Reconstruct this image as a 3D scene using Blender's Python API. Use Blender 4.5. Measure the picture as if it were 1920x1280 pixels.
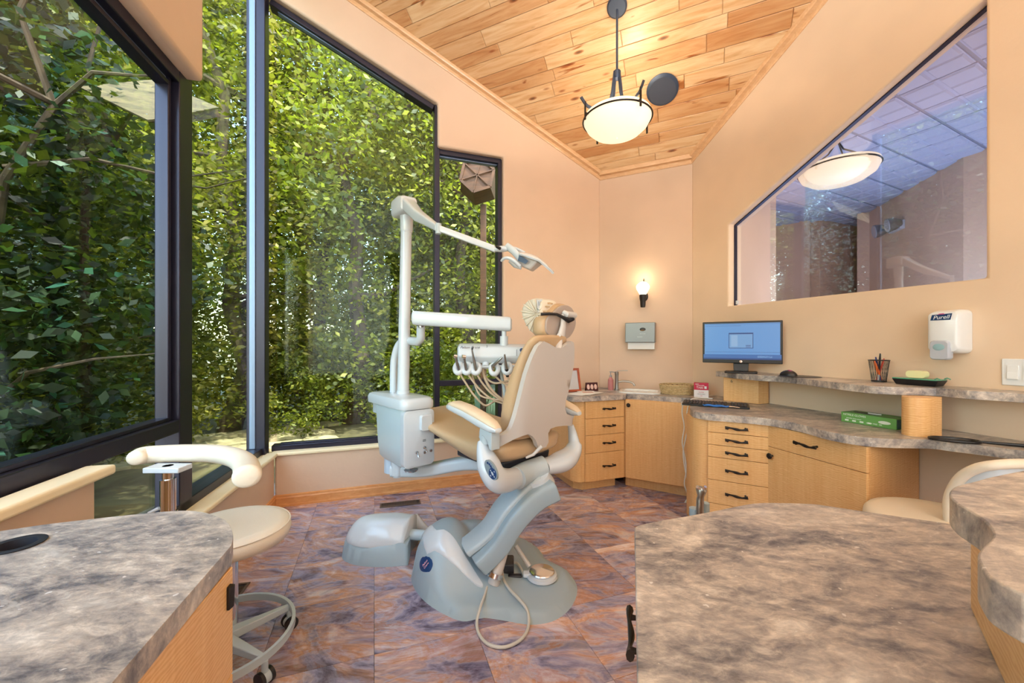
import bpy, bmesh, math, random
import numpy as np
from mathutils import Vector, Matrix
from mathutils.geometry import tessellate_polygon

for o in list(bpy.data.objects):
    bpy.data.objects.remove(o)
S = bpy.context.scene
COL = S.collection
PI = math.pi

# ------------------------------------------------------------------ camera
F = 740.0; CX = 960.0; HY = 646.0; EYE = 1.2
cam = bpy.data.cameras.new('camera'); camo = bpy.data.objects.new('camera', cam); COL.objects.link(camo)
cam.sensor_width = 36; cam.lens = F / 1920 * 36; cam.shift_y = 6 / 1920; cam.clip_start = .02; cam.clip_end = 200
camo.location = (0, 0, EYE); camo.rotation_euler = (PI / 2, 0, 0)
S.camera = camo
# ------------------------------------------------------------------ exposure, sky, sun, added fill lights
S.view_settings.view_transform = 'Standard'; S.view_settings.look = 'None'
S.view_settings.gamma = 1; S.view_settings.use_curve_mapping = False
S.view_settings.exposure = 0.0
W = bpy.data.worlds.new('sky'); S.world = W; W.use_nodes = True
wn = W.node_tree.nodes; wl = W.node_tree.links; wn.clear()
sk = wn.new('ShaderNodeTexSky'); sk.sky_type = 'NISHITA'; sk.sun_disc = False
sk.sun_elevation = math.radians(52); sk.sun_rotation = math.radians(150); sk.air_density = 1.4; sk.dust_density = 1.5
bg = wn.new('ShaderNodeBackground'); bg.inputs[1].default_value = 1.5
wo = wn.new('ShaderNodeOutputWorld'); wl.new(sk.outputs[0], bg.inputs[0]); wl.new(bg.outputs[0], wo.inputs[0])

def sun(direction, strength, col, angle):
    l = bpy.data.lights.new('sun', 'SUN'); l.energy = strength; l.color = col; l.angle = math.radians(angle)
    o = bpy.data.objects.new('sun', l); COL.objects.link(o)
    o.rotation_euler = Vector(direction).to_track_quat('-Z', 'Y').to_euler(); o.location = (6, -6, 12)
def area(name, loc, target, size, power, col):
    l = bpy.data.lights.new(name, 'AREA'); l.energy = power; l.color = col; l.shape = 'RECTANGLE'; l.size = size[0]; l.size_y = size[1]
    o = bpy.data.objects.new(name, l); COL.objects.link(o); o.location = loc
    o.rotation_euler = (Vector(target) - Vector(loc)).to_track_quat('-Z', 'Y').to_euler()
def point(name, loc, power, col, rad):
    l = bpy.data.lights.new(name, 'POINT'); l.energy = power; l.color = col; l.shadow_soft_size = rad
    o = bpy.data.objects.new(name, l); COL.objects.link(o); o.location = loc
sun((-.26, .30, -.91), 9, (1, .94, .80), 1.5)
area('ceiling_bounce_fill', (.9, -1.2, 3.2), (.9, -.9, 5), (1.6, 1.6), 110, (.60, .84, 1))  # added fill behind the camera, bounced off the ceiling; no real fitting
area('ceiling_bounce_fill', (-.1, .55, 3.3), (.1, .9, 5), (1.2, 1.0), 36, (.60, .84, 1))  # second added ceiling bounce, out of view above the room
area('rear_wall_bounce_fill', (.7, -.9, 1.7), (.8, -2.6, 1.8), (3.4, 2.6), 235, (.70, .88, 1))  # unseen added fill, washes the rear wall so it bounces soft light forward
area('hall_fill', (3.5, 3.3, 1.1), (3.5, 3.4, 3), (1.4, 1.4), 26, (.50, .68, 1))  # cool fill added to brighten the hall, not one of its lamps

# ------------------------------------------------------------------ object helpers
def tag(o, label=None, cat=None, group=None, kind=None):
    if label: o['label'] = label
    if cat: o['category'] = cat
    if group: o['group'] = group
    if kind: o['kind'] = kind
    return o
def thing(name, label=None, cat=None, loc=(0, 0, 0), rz=0, group=None, kind=None):
    o = bpy.data.objects.new(name, None); COL.objects.link(o); o.location = loc; o.rotation_euler = (0, 0, rz)
    o.empty_display_size = .05
    return tag(o, label, cat, group, kind)
def world(o):
    m = Matrix.LocRotScale(o.location, o.rotation_euler, o.scale)
    return world(o.parent) @ m if o.parent else m
def copy_tree(o, parent=None):
    c = o.copy(); COL.objects.link(c); c.parent = parent
    for ch in [x for x in bpy.data.objects if x.parent == o]:
        copy_tree(ch, c)
    return c

class MB:
    """collects shapes, builds one mesh object"""
    def __init__(s): s.v = []; s.f = []; s.mi = []; s.m = Matrix.Identity(4); s.cm = 0
    def add(s, vs, fs):
        b = len(s.v); s.v += [tuple(s.m @ Vector(p)) for p in vs]
        s.f += [tuple(b + i for i in f) for f in fs]; s.mi += [s.cm] * len(fs); return s
    def box(s, x0, x1, y0, y1, z0, z1):
        return s.add([(x0,y0,z0),(x1,y0,z0),(x1,y1,z0),(x0,y1,z0),(x0,y0,z1),(x1,y0,z1),(x1,y1,z1),(x0,y1,z1)],
                     [(0,3,2,1),(4,5,6,7),(0,1,5,4),(1,2,6,5),(2,3,7,6),(3,0,4,7)])
    def hexa(s, p):   # eight corners: bottom ring then top ring
        return s.add(p, [(0,3,2,1),(4,5,6,7),(0,1,5,4),(1,2,6,5),(2,3,7,6),(3,0,4,7)])
    def bar(s, a, b, w, h, up=(0,0,1)):
        a = Vector(a); b = Vector(b); d = (b - a).normalized(); up = Vector(up)
        x = d.cross(up).normalized() if d.cross(up).length > 1e-5 else Vector((1,0,0)); y = x.cross(d).normalized()
        r = []
        for c in (a, b):
            r += [c - x*w/2 - y*h/2, c + x*w/2 - y*h/2, c + x*w/2 + y*h/2, c - x*w/2 + y*h/2]
        return s.hexa([tuple(p) for p in r])
    def loft(s, rings, cap=True, closed=True):
        n = len(rings[0]); vs = [p for r in rings for p in r]; fs = []
        for i in range(len(rings) - 1):
            for j in range(n if closed else n - 1):
                k = (j + 1) % n; fs.append((i*n + j, i*n + k, (i+1)*n + k, (i+1)*n + j))
        if cap:
            fs.append(tuple(reversed(range(n)))); fs.append(tuple((len(rings)-1)*n + j for j in range(n)))
        return s.add(vs, fs)
    def tube(s, pts, r, n=12, cap=True, closed=False, flat=1.0):
        P = [Vector(p) for p in pts]; L = len(P); R = r if isinstance(r, (list, tuple)) else [r] * L
        T = []
        for i in range(L):
            if closed: t = P[(i+1) % L] - P[i-1]
            else: t = P[min(i+1, L-1)] - P[max(i-1, 0)]
            T.append(t.normalized() if t.length > 1e-9 else Vector((0,0,1)))
        up = Vector((0,0,1)) if abs(T[0].z) < .9 else Vector((1,0,0))
        x = T[0].cross(up).normalized(); rings = []
        for i in range(L):
            x = (x - T[i] * x.dot(T[i])).normalized(); y = T[i].cross(x)
            rings.append([tuple(P[i] + (x*math.cos(a) + y*math.sin(a)*flat) * R[i]) for a in [2*PI*k/n for k in range(n)]])
        if closed: rings.append(rings[0]); cap = False
        return s.loft(rings, cap)
    def cyl(s, a, b, r, r2=None, n=24): return s.tube([a, b], [r, r if r2 is None else r2], n)
    def lathe(s, prof, c=(0,0,0), n=32, sx=1, sy=1, cap=True):
        rings = [[(c[0] + r*sx*math.cos(2*PI*k/n), c[1] + r*sy*math.sin(2*PI*k/n), c[2] + z) for k in range(n)] for r, z in prof]
        return s.loft(rings, cap)
    def prism(s, poly, z0, z1, holes=()):
        """poly in xy, extruded in z, holes allowed"""
        loops = [list(poly)] + [list(h) for h in holes]
        flat = [p for l in loops for p in l]; N = len(flat)
        if not holes:
            n = len(poly); ar = sum(poly[i][0]*poly[(i+1)%n][1] - poly[(i+1)%n][0]*poly[i][1] for i in range(n))
            q = list(poly) if ar > 0 else list(reversed(poly))
            return s.add([(p[0], p[1], z0) for p in q] + [(p[0], p[1], z1) for p in q],
                         [tuple(reversed(range(n))), tuple(range(n, 2*n))] + [(i, (i+1)%n, (i+1)%n+n, i+n) for i in range(n)])
        tris = tessellate_polygon([[Vector((p[0], p[1], 0)) for p in l] for l in loops])
        vs = [(p[0], p[1], z0) for p in flat] + [(p[0], p[1], z1) for p in flat]; fs = []
        for t in tris:
            a, b, c = [flat[i] for i in t]
            ar = (b[0]-a[0])*(c[1]-a[1]) - (b[1]-a[1])*(c[0]-a[0])
            t = tuple(t) if ar > 0 else tuple(reversed(t))
            fs.append(tuple(i + N for i in t)); fs.append(tuple(reversed(t)))
        k = 0
        for li, l in enumerate(loops):
            n = len(l); ar = sum(l[i][0]*l[(i+1)%n][1] - l[(i+1)%n][0]*l[i][1] for i in range(n))
            out = (ar > 0) == (li == 0)
            for i in range(n):
                a, b = k + i, k + (i+1) % n
                fs.append((a, b, b+N, a+N) if out else (b, a, a+N, b+N))
            k += n
        return s.add(vs, fs)
    def sphere(s, c, r, n=16, sz=1, sx=1, sy=1):
        m = n // 2
        prof = [(max(r*math.sin(PI*i/m), 1e-4), -r*sz*math.cos(PI*i/m)) for i in range(m + 1)]
        return s.lathe(prof, c, n, sx, sy)
    def build(s, name, mat, parent=None, bevel=0, seg=2, smooth=35, sub=0, label=None, limit=35):
        me = bpy.data.meshes.new(name); me.from_pydata(s.v, [], s.f); me.update()
        for m in (mat if isinstance(mat, (list, tuple)) else [mat]): me.materials.append(m)
        if isinstance(mat, (list, tuple)): me.polygons.foreach_set('material_index', s.mi)
        o = bpy.data.objects.new(name, me); COL.objects.link(o)
        if smooth:
            me.polygons.foreach_set('use_smooth', [True]*len(me.polygons))
            me.set_sharp_from_angle(angle=math.radians(smooth))
        if bevel:
            b = o.modifiers.new('bevel', 'BEVEL'); b.width = bevel; b.segments = seg; b.limit_method = 'ANGLE'; b.angle_limit = math.radians(limit)
            b.harden_normals = False
        if sub:
            b = o.modifiers.new('sub', 'SUBSURF'); b.levels = sub; b.render_levels = sub
        if parent: o.parent = parent; 
        if label: o['label'] = label
        return o

def rel(parent, mb):
    """geometry given in world coordinates, parent an Empty: make it local"""
    inv = world(parent).inverted(); mb.v = [tuple(inv @ Vector(p)) for p in mb.v]; return mb

def bez(pts, n=8, closed=False):
    """Catmull-Rom through points"""
    P = [Vector(p) for p in pts]; L = len(P); out = []
    rng = range(L) if closed else range(L - 1)
    for i in rng:
        g = (lambda j: P[j % L]) if closed else (lambda j: P[min(max(j, 0), L-1)])
        a, b, c, d = g(i-1), g(i), g(i+1), g(i+2)
        for k in range(n):
            t = k / n
            out.append(.5*((2*b) + (c-a)*t + (2*a-5*b+4*c-d)*t*t + (3*b-a-3*c+d)*t**3))
    if not closed: out.append(P[-1])
    return out
def rrect(x0, x1, y0, y1, r, n=5):
    o = []
    for cx, cy, a0 in ((x1-r, y1-r, 0), (x0+r, y1-r, 90), (x0+r, y0+r, 180), (x1-r, y0+r, 270)):
        for k in range(n+1):
            a = math.radians(a0 + 90*k/n); o.append((cx + r*math.cos(a), cy + r*math.sin(a)))
    return o
def at(px, py, Y): return Vector(((px-CX)/F*Y, Y, EYE + (HY-py)/F*Y))     # a measured point at depth Y
def onz(px, py, z):                                                       # a measured point at height z
    Y = (EYE - z) * F / (py - HY); return Vector(((px-CX)/F*Y, Y, z))

# ------------------------------------------------------------------ materials
def srgb(c):
    return tuple(((x/255)/12.92 if x/255 <= .04045 else ((x/255+.055)/1.055)**2.4) for x in c) + (1,)
def mat(name, col=(200,200,200), rough=.5, metal=0, spec=.5, coat=0, bump=0, bscale=60, emit=None, estr=0, trans=0):
    m = bpy.data.materials.new(name); m.use_nodes = True; p = m.node_tree.nodes['Principled BSDF']
    p.inputs['Base Color'].default_value = srgb(col); p.inputs['Roughness'].default_value = rough
    p.inputs['Metallic'].default_value = metal; p.inputs['Specular IOR Level'].default_value = spec
    p.inputs['Coat Weight'].default_value = coat; p.inputs['Coat Roughness'].default_value = .08
    if trans: p.inputs['Transmission Weight'].default_value = trans
    if emit: p.inputs['Emission Color'].default_value = srgb(emit); p.inputs['Emission Strength'].default_value = estr
    if bump:
        nt = m.node_tree; n = nt.nodes.new('ShaderNodeTexNoise'); n.inputs['Scale'].default_value = bscale; n.inputs['Detail'].default_value = 4
        tc = nt.nodes.new('ShaderNodeTexCoord'); b = nt.nodes.new('ShaderNodeBump'); b.inputs['Strength'].default_value = bump; b.inputs['Distance'].default_value = .004
        nt.links.new(tc.outputs['Object'], n.inputs['Vector']); nt.links.new(n.outputs[0], b.inputs['Height']); nt.links.new(b.outputs[0], p.inputs['Normal'])
    return m
def ramp(nt, stops, src):
    r = nt.nodes.new('ShaderNodeValToRGB'); e = r.color_ramp.elements
    e[0].position = stops[0][0]; e[0].color = srgb(stops[0][1]); e[1].position = stops[-1][0]; e[1].color = srgb(stops[-1][1])
    for p, c in stops[1:-1]:
        x = e.new(p); x.color = srgb(c)
    nt.links.new(src, r.inputs[0]); return r.outputs[0]
def node(nt, t, **k):
    n = nt.nodes.new(t)
    for a, b in k.items():
        if hasattr(n, a): setattr(n, a, b)
        else: n.inputs[a.replace('_', ' ')].default_value = b
    return n
def noise(nt, vec, scale, detail=4, rough=.5, dist=0):
    n = node(nt, 'ShaderNodeTexNoise'); n.inputs['Scale'].default_value = scale; n.inputs['Detail'].default_value = detail
    n.inputs['Roughness'].default_value = rough; n.inputs['Distortion'].default_value = dist
    if vec: nt.links.new(vec, n.inputs['Vector'])
    return n
def mapping(nt, src, scale=(1,1,1), rot=(0,0,0), loc=None):
    m = node(nt, 'ShaderNodeMapping'); m.inputs['Scale'].default_value = scale; m.inputs['Rotation'].default_value = rot
    nt.links.new(src, m.inputs['Vector'])
    if loc is not None: nt.links.new(loc, m.inputs['Location'])
    return m.outputs[0]
def mixc(nt, fac, a, b, mode='MIX'):
    m = node(nt, 'ShaderNodeMix', data_type='RGBA', blend_type=mode)
    for i, v in ((0, fac), (6, a), (7, b)):
        if isinstance(v, (int, float, tuple)): m.inputs[i].default_value = v
        else: nt.links.new(v, m.inputs[i])
    return m.outputs[2]
def bumpn(nt, p, h, s, d=.003):
    b = node(nt, 'ShaderNodeBump'); b.inputs['Strength'].default_value = s; b.inputs['Distance'].default_value = d
    nt.links.new(h, b.inputs['Height']); nt.links.new(b.outputs[0], p.inputs['Normal'])
def newmat(name):
    m = bpy.data.materials.new(name); m.use_nodes = True; return m, m.node_tree, m.node_tree.nodes['Principled BSDF']

def m_paint(name, col):
    m, nt, p = newmat(name); tc = node(nt, 'ShaderNodeNewGeometry')
    n = noise(nt, tc.outputs['Position'], 1.3, 3); a = tuple(min(255, int(c*1.03)) for c in col); b = tuple(int(c*.97) for c in col)
    nt.links.new(ramp(nt, [(.35, b), (.65, a)], n.outputs[0]), p.inputs['Base Color']); p.inputs['Roughness'].default_value = .55
    p.inputs['Specular IOR Level'].default_value = .35
    n2 = noise(nt, tc.outputs['Position'], 22, 5, .55, .8); bumpn(nt, p, n2.outputs[0], .25, .004); return m
def m_plank():
    m, nt, p = newmat('knotty_plank'); tc = node(nt, 'ShaderNodeTexCoord'); oi = node(nt, 'ShaderNodeObjectInfo')
    cx = node(nt, 'ShaderNodeCombineXYZ'); mu = node(nt, 'ShaderNodeMath', operation='MULTIPLY'); mu.inputs[1].default_value = 37
    nt.links.new(oi.outputs['Random'], mu.inputs[0])
    for i in range(3): nt.links.new(mu.outputs[0], cx.inputs[i])
    v = mapping(nt, tc.outputs['Object'], (1.6, 16, 16), loc=cx.outputs[0]); g = noise(nt, v, 1.4, 6, .6, 1.2)
    c1 = ramp(nt, [(.22, (206,152,102)), (.38, (230,184,136)), (.55, (242,208,166)), (.8, (249,224,188))], g.outputs[0])
    v2 = mapping(nt, tc.outputs['Object'], (1.1, 7, 7), loc=cx.outputs[0]); d = noise(nt, v2, 1.1, 3, .5, 2.2)
    s = ramp(nt, [(.64, (255,255,255)), (.70, (196,150,110)), (.78, (140,90,60))], d.outputs[0])
    c2 = mixc(nt, 1.0, c1, s, 'MULTIPLY')
    vv = node(nt, 'ShaderNodeTexVoronoi'); vv.inputs['Scale'].default_value = 1.0
    nt.links.new(mapping(nt, tc.outputs['Object'], (2.6, 8, 8), loc=cx.outputs[0]), vv.inputs['Vector'])
    k = ramp(nt, [(.03, (95,55,35)), (.075, (190,130,90)), (.12, (255,255,255))], vv.outputs['Distance'])
    c3 = mixc(nt, .85, c2, k, 'MULTIPLY')
    hv = ramp(nt, [(0, (226,196,168)), (.5, (250,236,220)), (1, (255,250,240))], oi.outputs['Random'])
    nt.links.new(mixc(nt, 1.0, c3, hv, 'MULTIPLY'), p.inputs['Base Color'])
    p.inputs['Roughness'].default_value = .33; p.inputs['Coat Weight'].default_value = .25; p.inputs['Coat Roughness'].default_value = .15; return m
def m_veneer():
    m, nt, p = newmat('rippled_maple_veneer'); tc = node(nt, 'ShaderNodeTexCoord')
    w = node(nt, 'ShaderNodeTexWave', wave_type='BANDS', bands_direction='Z'); w.inputs['Scale'].default_value = 9; w.inputs['Distortion'].default_value = 9
    w.inputs['Detail'].default_value = 2.5; w.inputs['Detail Scale'].default_value = 1.2
    nt.links.new(mapping(nt, tc.outputs['Object'], (1.6, 1.6, 4.2)), w.inputs['Vector'])
    c = ramp(nt, [(0, (226,168,104)), (.5, (236,182,120)), (1, (242,194,136))], w.outputs[0])
    g = noise(nt, mapping(nt, tc.outputs['Object'], (60, 60, 3)), 1, 3); c2 = mixc(nt, .22, c, ramp(nt, [(.3, (214,154,92)), (.7, (246,206,150))], g.outputs[0]))
    nt.links.new(c2, p.inputs['Base Color']); p.inputs['Roughness'].default_value = .38; return m
def m_laminate():
    m, nt, p = newmat('slate_laminate'); tc = node(nt, 'ShaderNodeNewGeometry'); pos = tc.outputs['Position']
    v = mapping(nt, pos, (3.4, 6.2, 5), (0, 0, .75)); a = noise(nt, v, 1.35, 12, .68, .7)
    c = ramp(nt, [(.34, (72,70,78)), (.43, (122,116,118)), (.50, (174,162,154)), (.56, (204,188,174)), (.64, (234,222,210))], a.outputs[0])
    b = noise(nt, mapping(nt, pos, (16, 30, 22), (0, 0, .9)), 1.6, 9, .74, .4)
    c2 = mixc(nt, .45, c, ramp(nt, [(.36, (62,62,72)), (.46, (132,128,130)), (.54, (180,168,158)), (.64, (230,218,206))], b.outputs[0]))
    d = noise(nt, pos, 60, 2); sp = ramp(nt, [(.71, (0,0,0)), (.74, (255,255,255))], d.outputs[0])
    nt.links.new(mixc(nt, sp, c2, srgb((214,208,204))), p.inputs['Base Color'])
    p.inputs['Roughness'].default_value = .34; p.inputs['Specular IOR Level'].default_value = .55; bumpn(nt, p, b.outputs[0], .12, .003); return m
def m_floor():
    m, nt, p = newmat('slate_look_vinyl'); tc = node(nt, 'ShaderNodeNewGeometry'); oi = node(nt, 'ShaderNodeObjectInfo')
    cx = node(nt, 'ShaderNodeCombineXYZ'); mu = node(nt, 'ShaderNodeMath', operation='MULTIPLY'); mu.inputs[1].default_value = 53
    nt.links.new(oi.outputs['Random'], mu.inputs[0])
    for i in range(3): nt.links.new(mu.outputs[0], cx.inputs[i])
    v = mapping(nt, tc.outputs['Position'], (2.0, 3.6, 3), (0, 0, .35), cx.outputs[0])
    a = noise(nt, v, 1.3, 9, .62, 1.4)
    c = ramp(nt, [(.34, (70,58,70)), (.41, (128,114,134)), (.47, (182,172,194)), (.51, (176,134,116)), (.56, (222,170,138)), (.64, (246,230,222))], a.outputs[0])
    b = noise(nt, mapping(nt, tc.outputs['Position'], (2.2, 5, 4), (0, 0, -.5), cx.outputs[0]), 1.1, 8, .66, 1.5)
    c2 = mixc(nt, .5, c, ramp(nt, [(.37, (64,60,82)), (.45, (150,152,186)), (.51, (206,192,196)), (.55, (206,150,116)), (.64, (246,238,246))], b.outputs[0]))
    hv = ramp(nt, [(0, (222,210,212)), (.5, (242,236,238)), (1, (255,254,255))], oi.outputs['Random'])
    nt.links.new(mixc(nt, 1.0, c2, hv, 'MULTIPLY'), p.inputs['Base Color'])
    p.inputs['Roughness'].default_value = .26; p.inputs['Specular IOR Level'].default_value = .7; bumpn(nt, p, a.outputs[0], .22, .004); return m
def m_trim(name, dark, light, rough=.3, axis=(3, 30, 30)):
    m, nt, p = newmat(name); tc = node(nt, 'ShaderNodeTexCoord'); g = noise(nt, mapping(nt, tc.outputs['Object'], axis), 1, 5, .6, .8)
    nt.links.new(ramp(nt, [(.3, dark), (.7, light)], g.outputs[0]), p.inputs['Base Color']); p.inputs['Roughness'].default_value = rough; return m
def m_glass(name, tint, refl):
    m = bpy.data.materials.new(name); m.use_nodes = True; nt = m.node_tree; nt.nodes.clear()
    o = node(nt, 'ShaderNodeOutputMaterial'); mx = node(nt, 'ShaderNodeMixShader'); t = node(nt, 'ShaderNodeBsdfTransparent'); g = node(nt, 'ShaderNodeBsdfGlossy')
    t.inputs[0].default_value = tint; g.inputs['Roughness'].default_value = 0.0; g.inputs[0].default_value = (.95,.97,1,1)
    fc = node(nt, 'ShaderNodeLayerWeight'); fc.inputs[0].default_value = .5
    lw = node(nt, 'ShaderNodeMath', operation='POWER'); lw.inputs[1].default_value = 5; nt.links.new(fc.outputs['Facing'], lw.inputs[0]); ma = node(nt, 'ShaderNodeMath', operation='MULTIPLY_ADD'); ma.inputs[1].default_value = .9; ma.inputs[2].default_value = refl; ma.use_clamp = True
    nt.links.new(lw.outputs[0], ma.inputs[0]); nt.links.new(ma.outputs[0], mx.inputs[0]); nt.links.new(t.outputs[0], mx.inputs[1]); nt.links.new(g.outputs[0], mx.inputs[2]); nt.links.new(mx.outputs[0], o.inputs[0]); return m
def m_leaf(name, stops, glow=.5):
    m = bpy.data.materials.new(name); m.use_nodes = True; nt = m.node_tree; nt.nodes.clear()
    o = node(nt, 'ShaderNodeOutputMaterial'); g = node(nt, 'ShaderNodeNewGeometry'); c = ramp(nt, stops, g.outputs['Random Per Island'])
    d = node(nt, 'ShaderNodeBsdfPrincipled'); d.inputs['Roughness'].default_value = .45; t = node(nt, 'ShaderNodeBsdfTranslucent'); mx = node(nt, 'ShaderNodeMixShader'); mx.inputs[0].default_value = .42
    nt.links.new(c, d.inputs['Base Color']); nt.links.new(mixc(nt, glow, c, srgb((190,205,50))), t.inputs[0])
    nt.links.new(d.outputs[0], mx.inputs[1]); nt.links.new(t.outputs[0], mx.inputs[2]); nt.links.new(mx.outputs[0], o.inputs[0]); return m

M = {}
M['peach'] = m_paint('peach_wall_paint', (227,195,168)); M['sand'] = m_paint('sand_wall_paint', (237,209,180)); M['cream'] = m_paint('cream_sill_paint', (246,226,188))
M['rear'] = m_paint('off_white_rear_paint', (240,236,230)); M['plank'] = m_plank(); M['veneer'] = m_veneer(); M['lam'] = m_laminate(); M['floor'] = m_floor()
M['base'] = m_trim('stained_baseboard', (214,142,84), (236,172,112), .25); M['crown'] = m_trim('clear_finished_trim', (222,170,122), (240,196,150), .3)
M['bronze'] = mat('dark_bronze_frame', (50,48,64), .32, .55); M['gasket'] = mat('pale_spacer', (126,142,172), .35, .4)
M['glass'] = m_glass('window_glass', (.92,.98,.94,1), .012); M['glass2'] = m_glass('interior_glass', (.93,.95,1,1), .12)
M['white'] = mat('gloss_white_plastic', (208,213,218), .22, coat=.4); M['grey'] = mat('satin_light_grey_plastic', (186,196,200), .32); M['bluegrey'] = mat('satin_blue_grey_plastic', (160,176,184), .35)
M['shell'] = mat('warm_grey_shell', (206,198,192), .3, coat=.2); M['tan'] = mat('tan_leather', (202,168,130), .42, bump=.15, bscale=220); M['tanlt'] = mat('light_tan_leather', (230,206,176), .42, bump=.15, bscale=220)
M['stool'] = mat('cream_leather', (236,222,202), .42, bump=.15, bscale=240)
M['chrome'] = mat('chrome', (220,222,226), .12, 1); M['steel'] = mat('brushed_steel', (170,172,172), .32, 1); M['iron'] = mat('oiled_bronze', (52,46,44), .42, .7)
M['black'] = mat('black_plastic', (24,24,28), .35); M['dark'] = mat('dark_plastic', (44,44,52), .4); M['rubber'] = mat('black_rubber', (18,18,20), .6)
M['slateblue'] = mat('slate_blue_metal', (72,84,106), .4, .5)
M['paper'] = mat('white_paper', (238,236,232), .7); M['tube'] = mat('beige_tubing', (206,184,158), .45); M['cable'] = mat('white_cable', (236,234,228), .5)
M['bluepl'] = mat('blue_plastic', (40,110,190), .4); M['navy'] = mat('navy_print', (24,62,112), .35)
# ================================================================== the room shell
class Wall:
    def __init__(s, o, d, n): s.o = Vector((o[0], o[1], 0)); s.d = Vector((d[0], d[1], 0)).normalized(); s.n = Vector((n[0], n[1], 0)).normalized()
    def p(s, u, z, off=0): v = s.o + s.d*u + s.n*off; return Vector((v.x, v.y, z))
    def slab(s, outer, holes, o0, o1, mb=None):
        """polygon given in (along, z), thickness from offset o0 to o1"""
        mb = mb or MB(); t = MB(); t.prism(outer, 0, 1, holes)
        vs = [tuple(s.p(x, y, o0 + (o1-o0)*z)) for x, y, z in t.v]
        flip = s.d.cross(Vector((0,0,1))).dot(s.n) * (o1-o0) < 0
        mb.add(vs, [tuple(reversed(f)) for f in t.f] if flip else t.f); return mb
    def box(s, mb, u0, u1, z0, z1, o0, o1): return s.slab([(u0,z0),(u1,z0),(u1,z1),(u0,z1)], [], o0, o1, mb)
    def hit(s, px, off=0):       # distance along the wall where an image column meets it
        k = (px-CX)/F; o = s.p(0, 0, off); return (k*o.y - o.x) / (s.d.x - k*s.d.y)
    def uz(s, px, py, off=0):
        u = s.hit(px, off); q = s.p(u, 0, off); return u, EYE + (HY-py)/F*q.y
WB = Wall((.857,3.83), (-.9441,-.3295), (.3295,-.9441)); WC = Wall((.857,3.83), (.9006,-.4346), (-.4346,-.9006))
WD = Wall((1.585,3.48), (.3296,-.9441), (-.9441,-.3296)); WA = Wall((-1.756,2.918), (.2425,-.9701), (.9701,.2425))
LB = 2.768; LC = .808; YB = -2.6
SL = .68; Z0 = 2.848; RD = 3.1; ZR = Z0 + SL*RD
def cdist(p): return (p.x - WC.o.x)*WC.n.x + (p.y - WC.o.y)*WC.n.y
def cz(p): return Z0 + SL*min(max(cdist(p), 0), RD)
uA = (2.918 - YB)/.9701; uD = (3.48 - YB)/.9441

# --- window wall (B)
wb = [(-.2,-.05), (LB+.12,-.05), (LB+.12, 3.7)] ; 
def top_line(w, u0, u1):
    r = []; us = [u0, u1]
    # break where the ceiling slope ends
    for k in range(1, 60):
        a = cdist(w.p(u0+(u1-u0)*(k-1)/60, 0)) - RD; b = cdist(w.p(u0+(u1-u0)*k/60, 0)) - RD
        if a*b < 0: us.insert(1, u0+(u1-u0)*k/60)
    return [(u, cz(w.p(u, 0)) + .04) for u in us]
bx0 = WB.hit(944); bx1 = WB.hit(821)          # small window, right and left sides
bt0 = 2.868; zs = .40
bt1 = WB.uz(820, 192)[1]; bt2 = WB.uz(516, -6)[1]
holeB = [(bx0, zs), (LB+.10, zs), (LB+.10, bt2 + (bt2-bt1)/(LB-bx1)*.12), (bx1, bt1), (bx1, bt0), (bx0, bt0)]
outerB = [(-.0, -.05), (LB+.12, -.05), (LB+.12, zs-.001), (LB+.12, 4.4), (0, Z0+.04)]
# build as: below sill, right of small window, above windows
mb = MB()
WB.slab([(0,-.05), (LB,-.05), (LB,zs), (bx0,zs), (bx0,bt0), (bx1,bt0), (bx1,bt1), (LB+.10, holeB[2][1]), (LB+.10, cz(WB.p(LB+.1,0))+.04), (0, Z0+.04)], [], -.16, 0, mb)
wallB = mb.build('wall_back_left', M['peach'], bevel=.018, seg=3); tag(wallB, kind='structure')
# --- chamfer wall (C)
mb = WC.slab([(-.05,-.05), (LC+.05,-.05), (LC+.05, Z0+.04), (-.05, Z0+.04)], [], -.14, 0)
tag(mb.build('wall_back', M['peach']), kind='structure')
# --- right wall (D) with the trapezoid interior window
d1 = WD.uz(1366, 573); d2 = WD.uz(1366, 421); d3 = WD.uz(1848, 522); d4 = (d3[0], d2[1] + .463*(d3[0]-d2[0]))
zd = (d1[1]+d3[1])/2
holeD = [(d1[0], zd), (d3[0], zd), d4, d2]
oD = [(0,-.05), (uD,-.05)] + list(reversed(top_line(WD, 0, uD)))
mb = WD.slab(oD, [holeD], -.14, 0)
wallD = tag(mb.build('wall_right', M['sand'], bevel=.012, seg=3), kind='structure')
# --- left wall (A): full-height bay by the corner, bulkhead and half wall nearer the camera
ab = WA.hit(383); ah = WA.hit(180); ZB = 2.48; zh = .775
mb = WA.slab([(-.0,-.05), (uA,-.05), (uA, zh), (ah, zh), (ah, zs), (0, zs)], [], -.20, 0)
wallA = tag(mb.build('wall_left', M['peach'], bevel=.01, seg=2), kind='structure')
tl = top_line(WA, ab, uA)
bulk = MB(); aend = 3.35
WA.slab([(ab, ZB), (aend, ZB), (aend, zh), (uA, zh)] + list(reversed(tl)), [], -.12, 0, bulk)
tag(bulk.build('wall_left_bulkhead', M['peach'], bevel=.022, seg=4), kind='structure')
mb = WA.slab([(-.16, 3.95), (ab, 3.95), (ab, cz(WA.p(ab,0))+.04), (-.16, cz(WA.p(0,0))+.04)], [], -.16, -.02)
tag(mb.build('wall_left_header', M['peach']), kind='structure')
# --- behind the camera
qa = WA.p(uA, 0); qd = WD.p(uD, 0)
mb = MB().box(qa.x-.3, qd.x+.3, YB-.15, YB, -.05, ZR+.04)
tag(mb.build('wall_rear', M['rear']), kind='structure')

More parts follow.
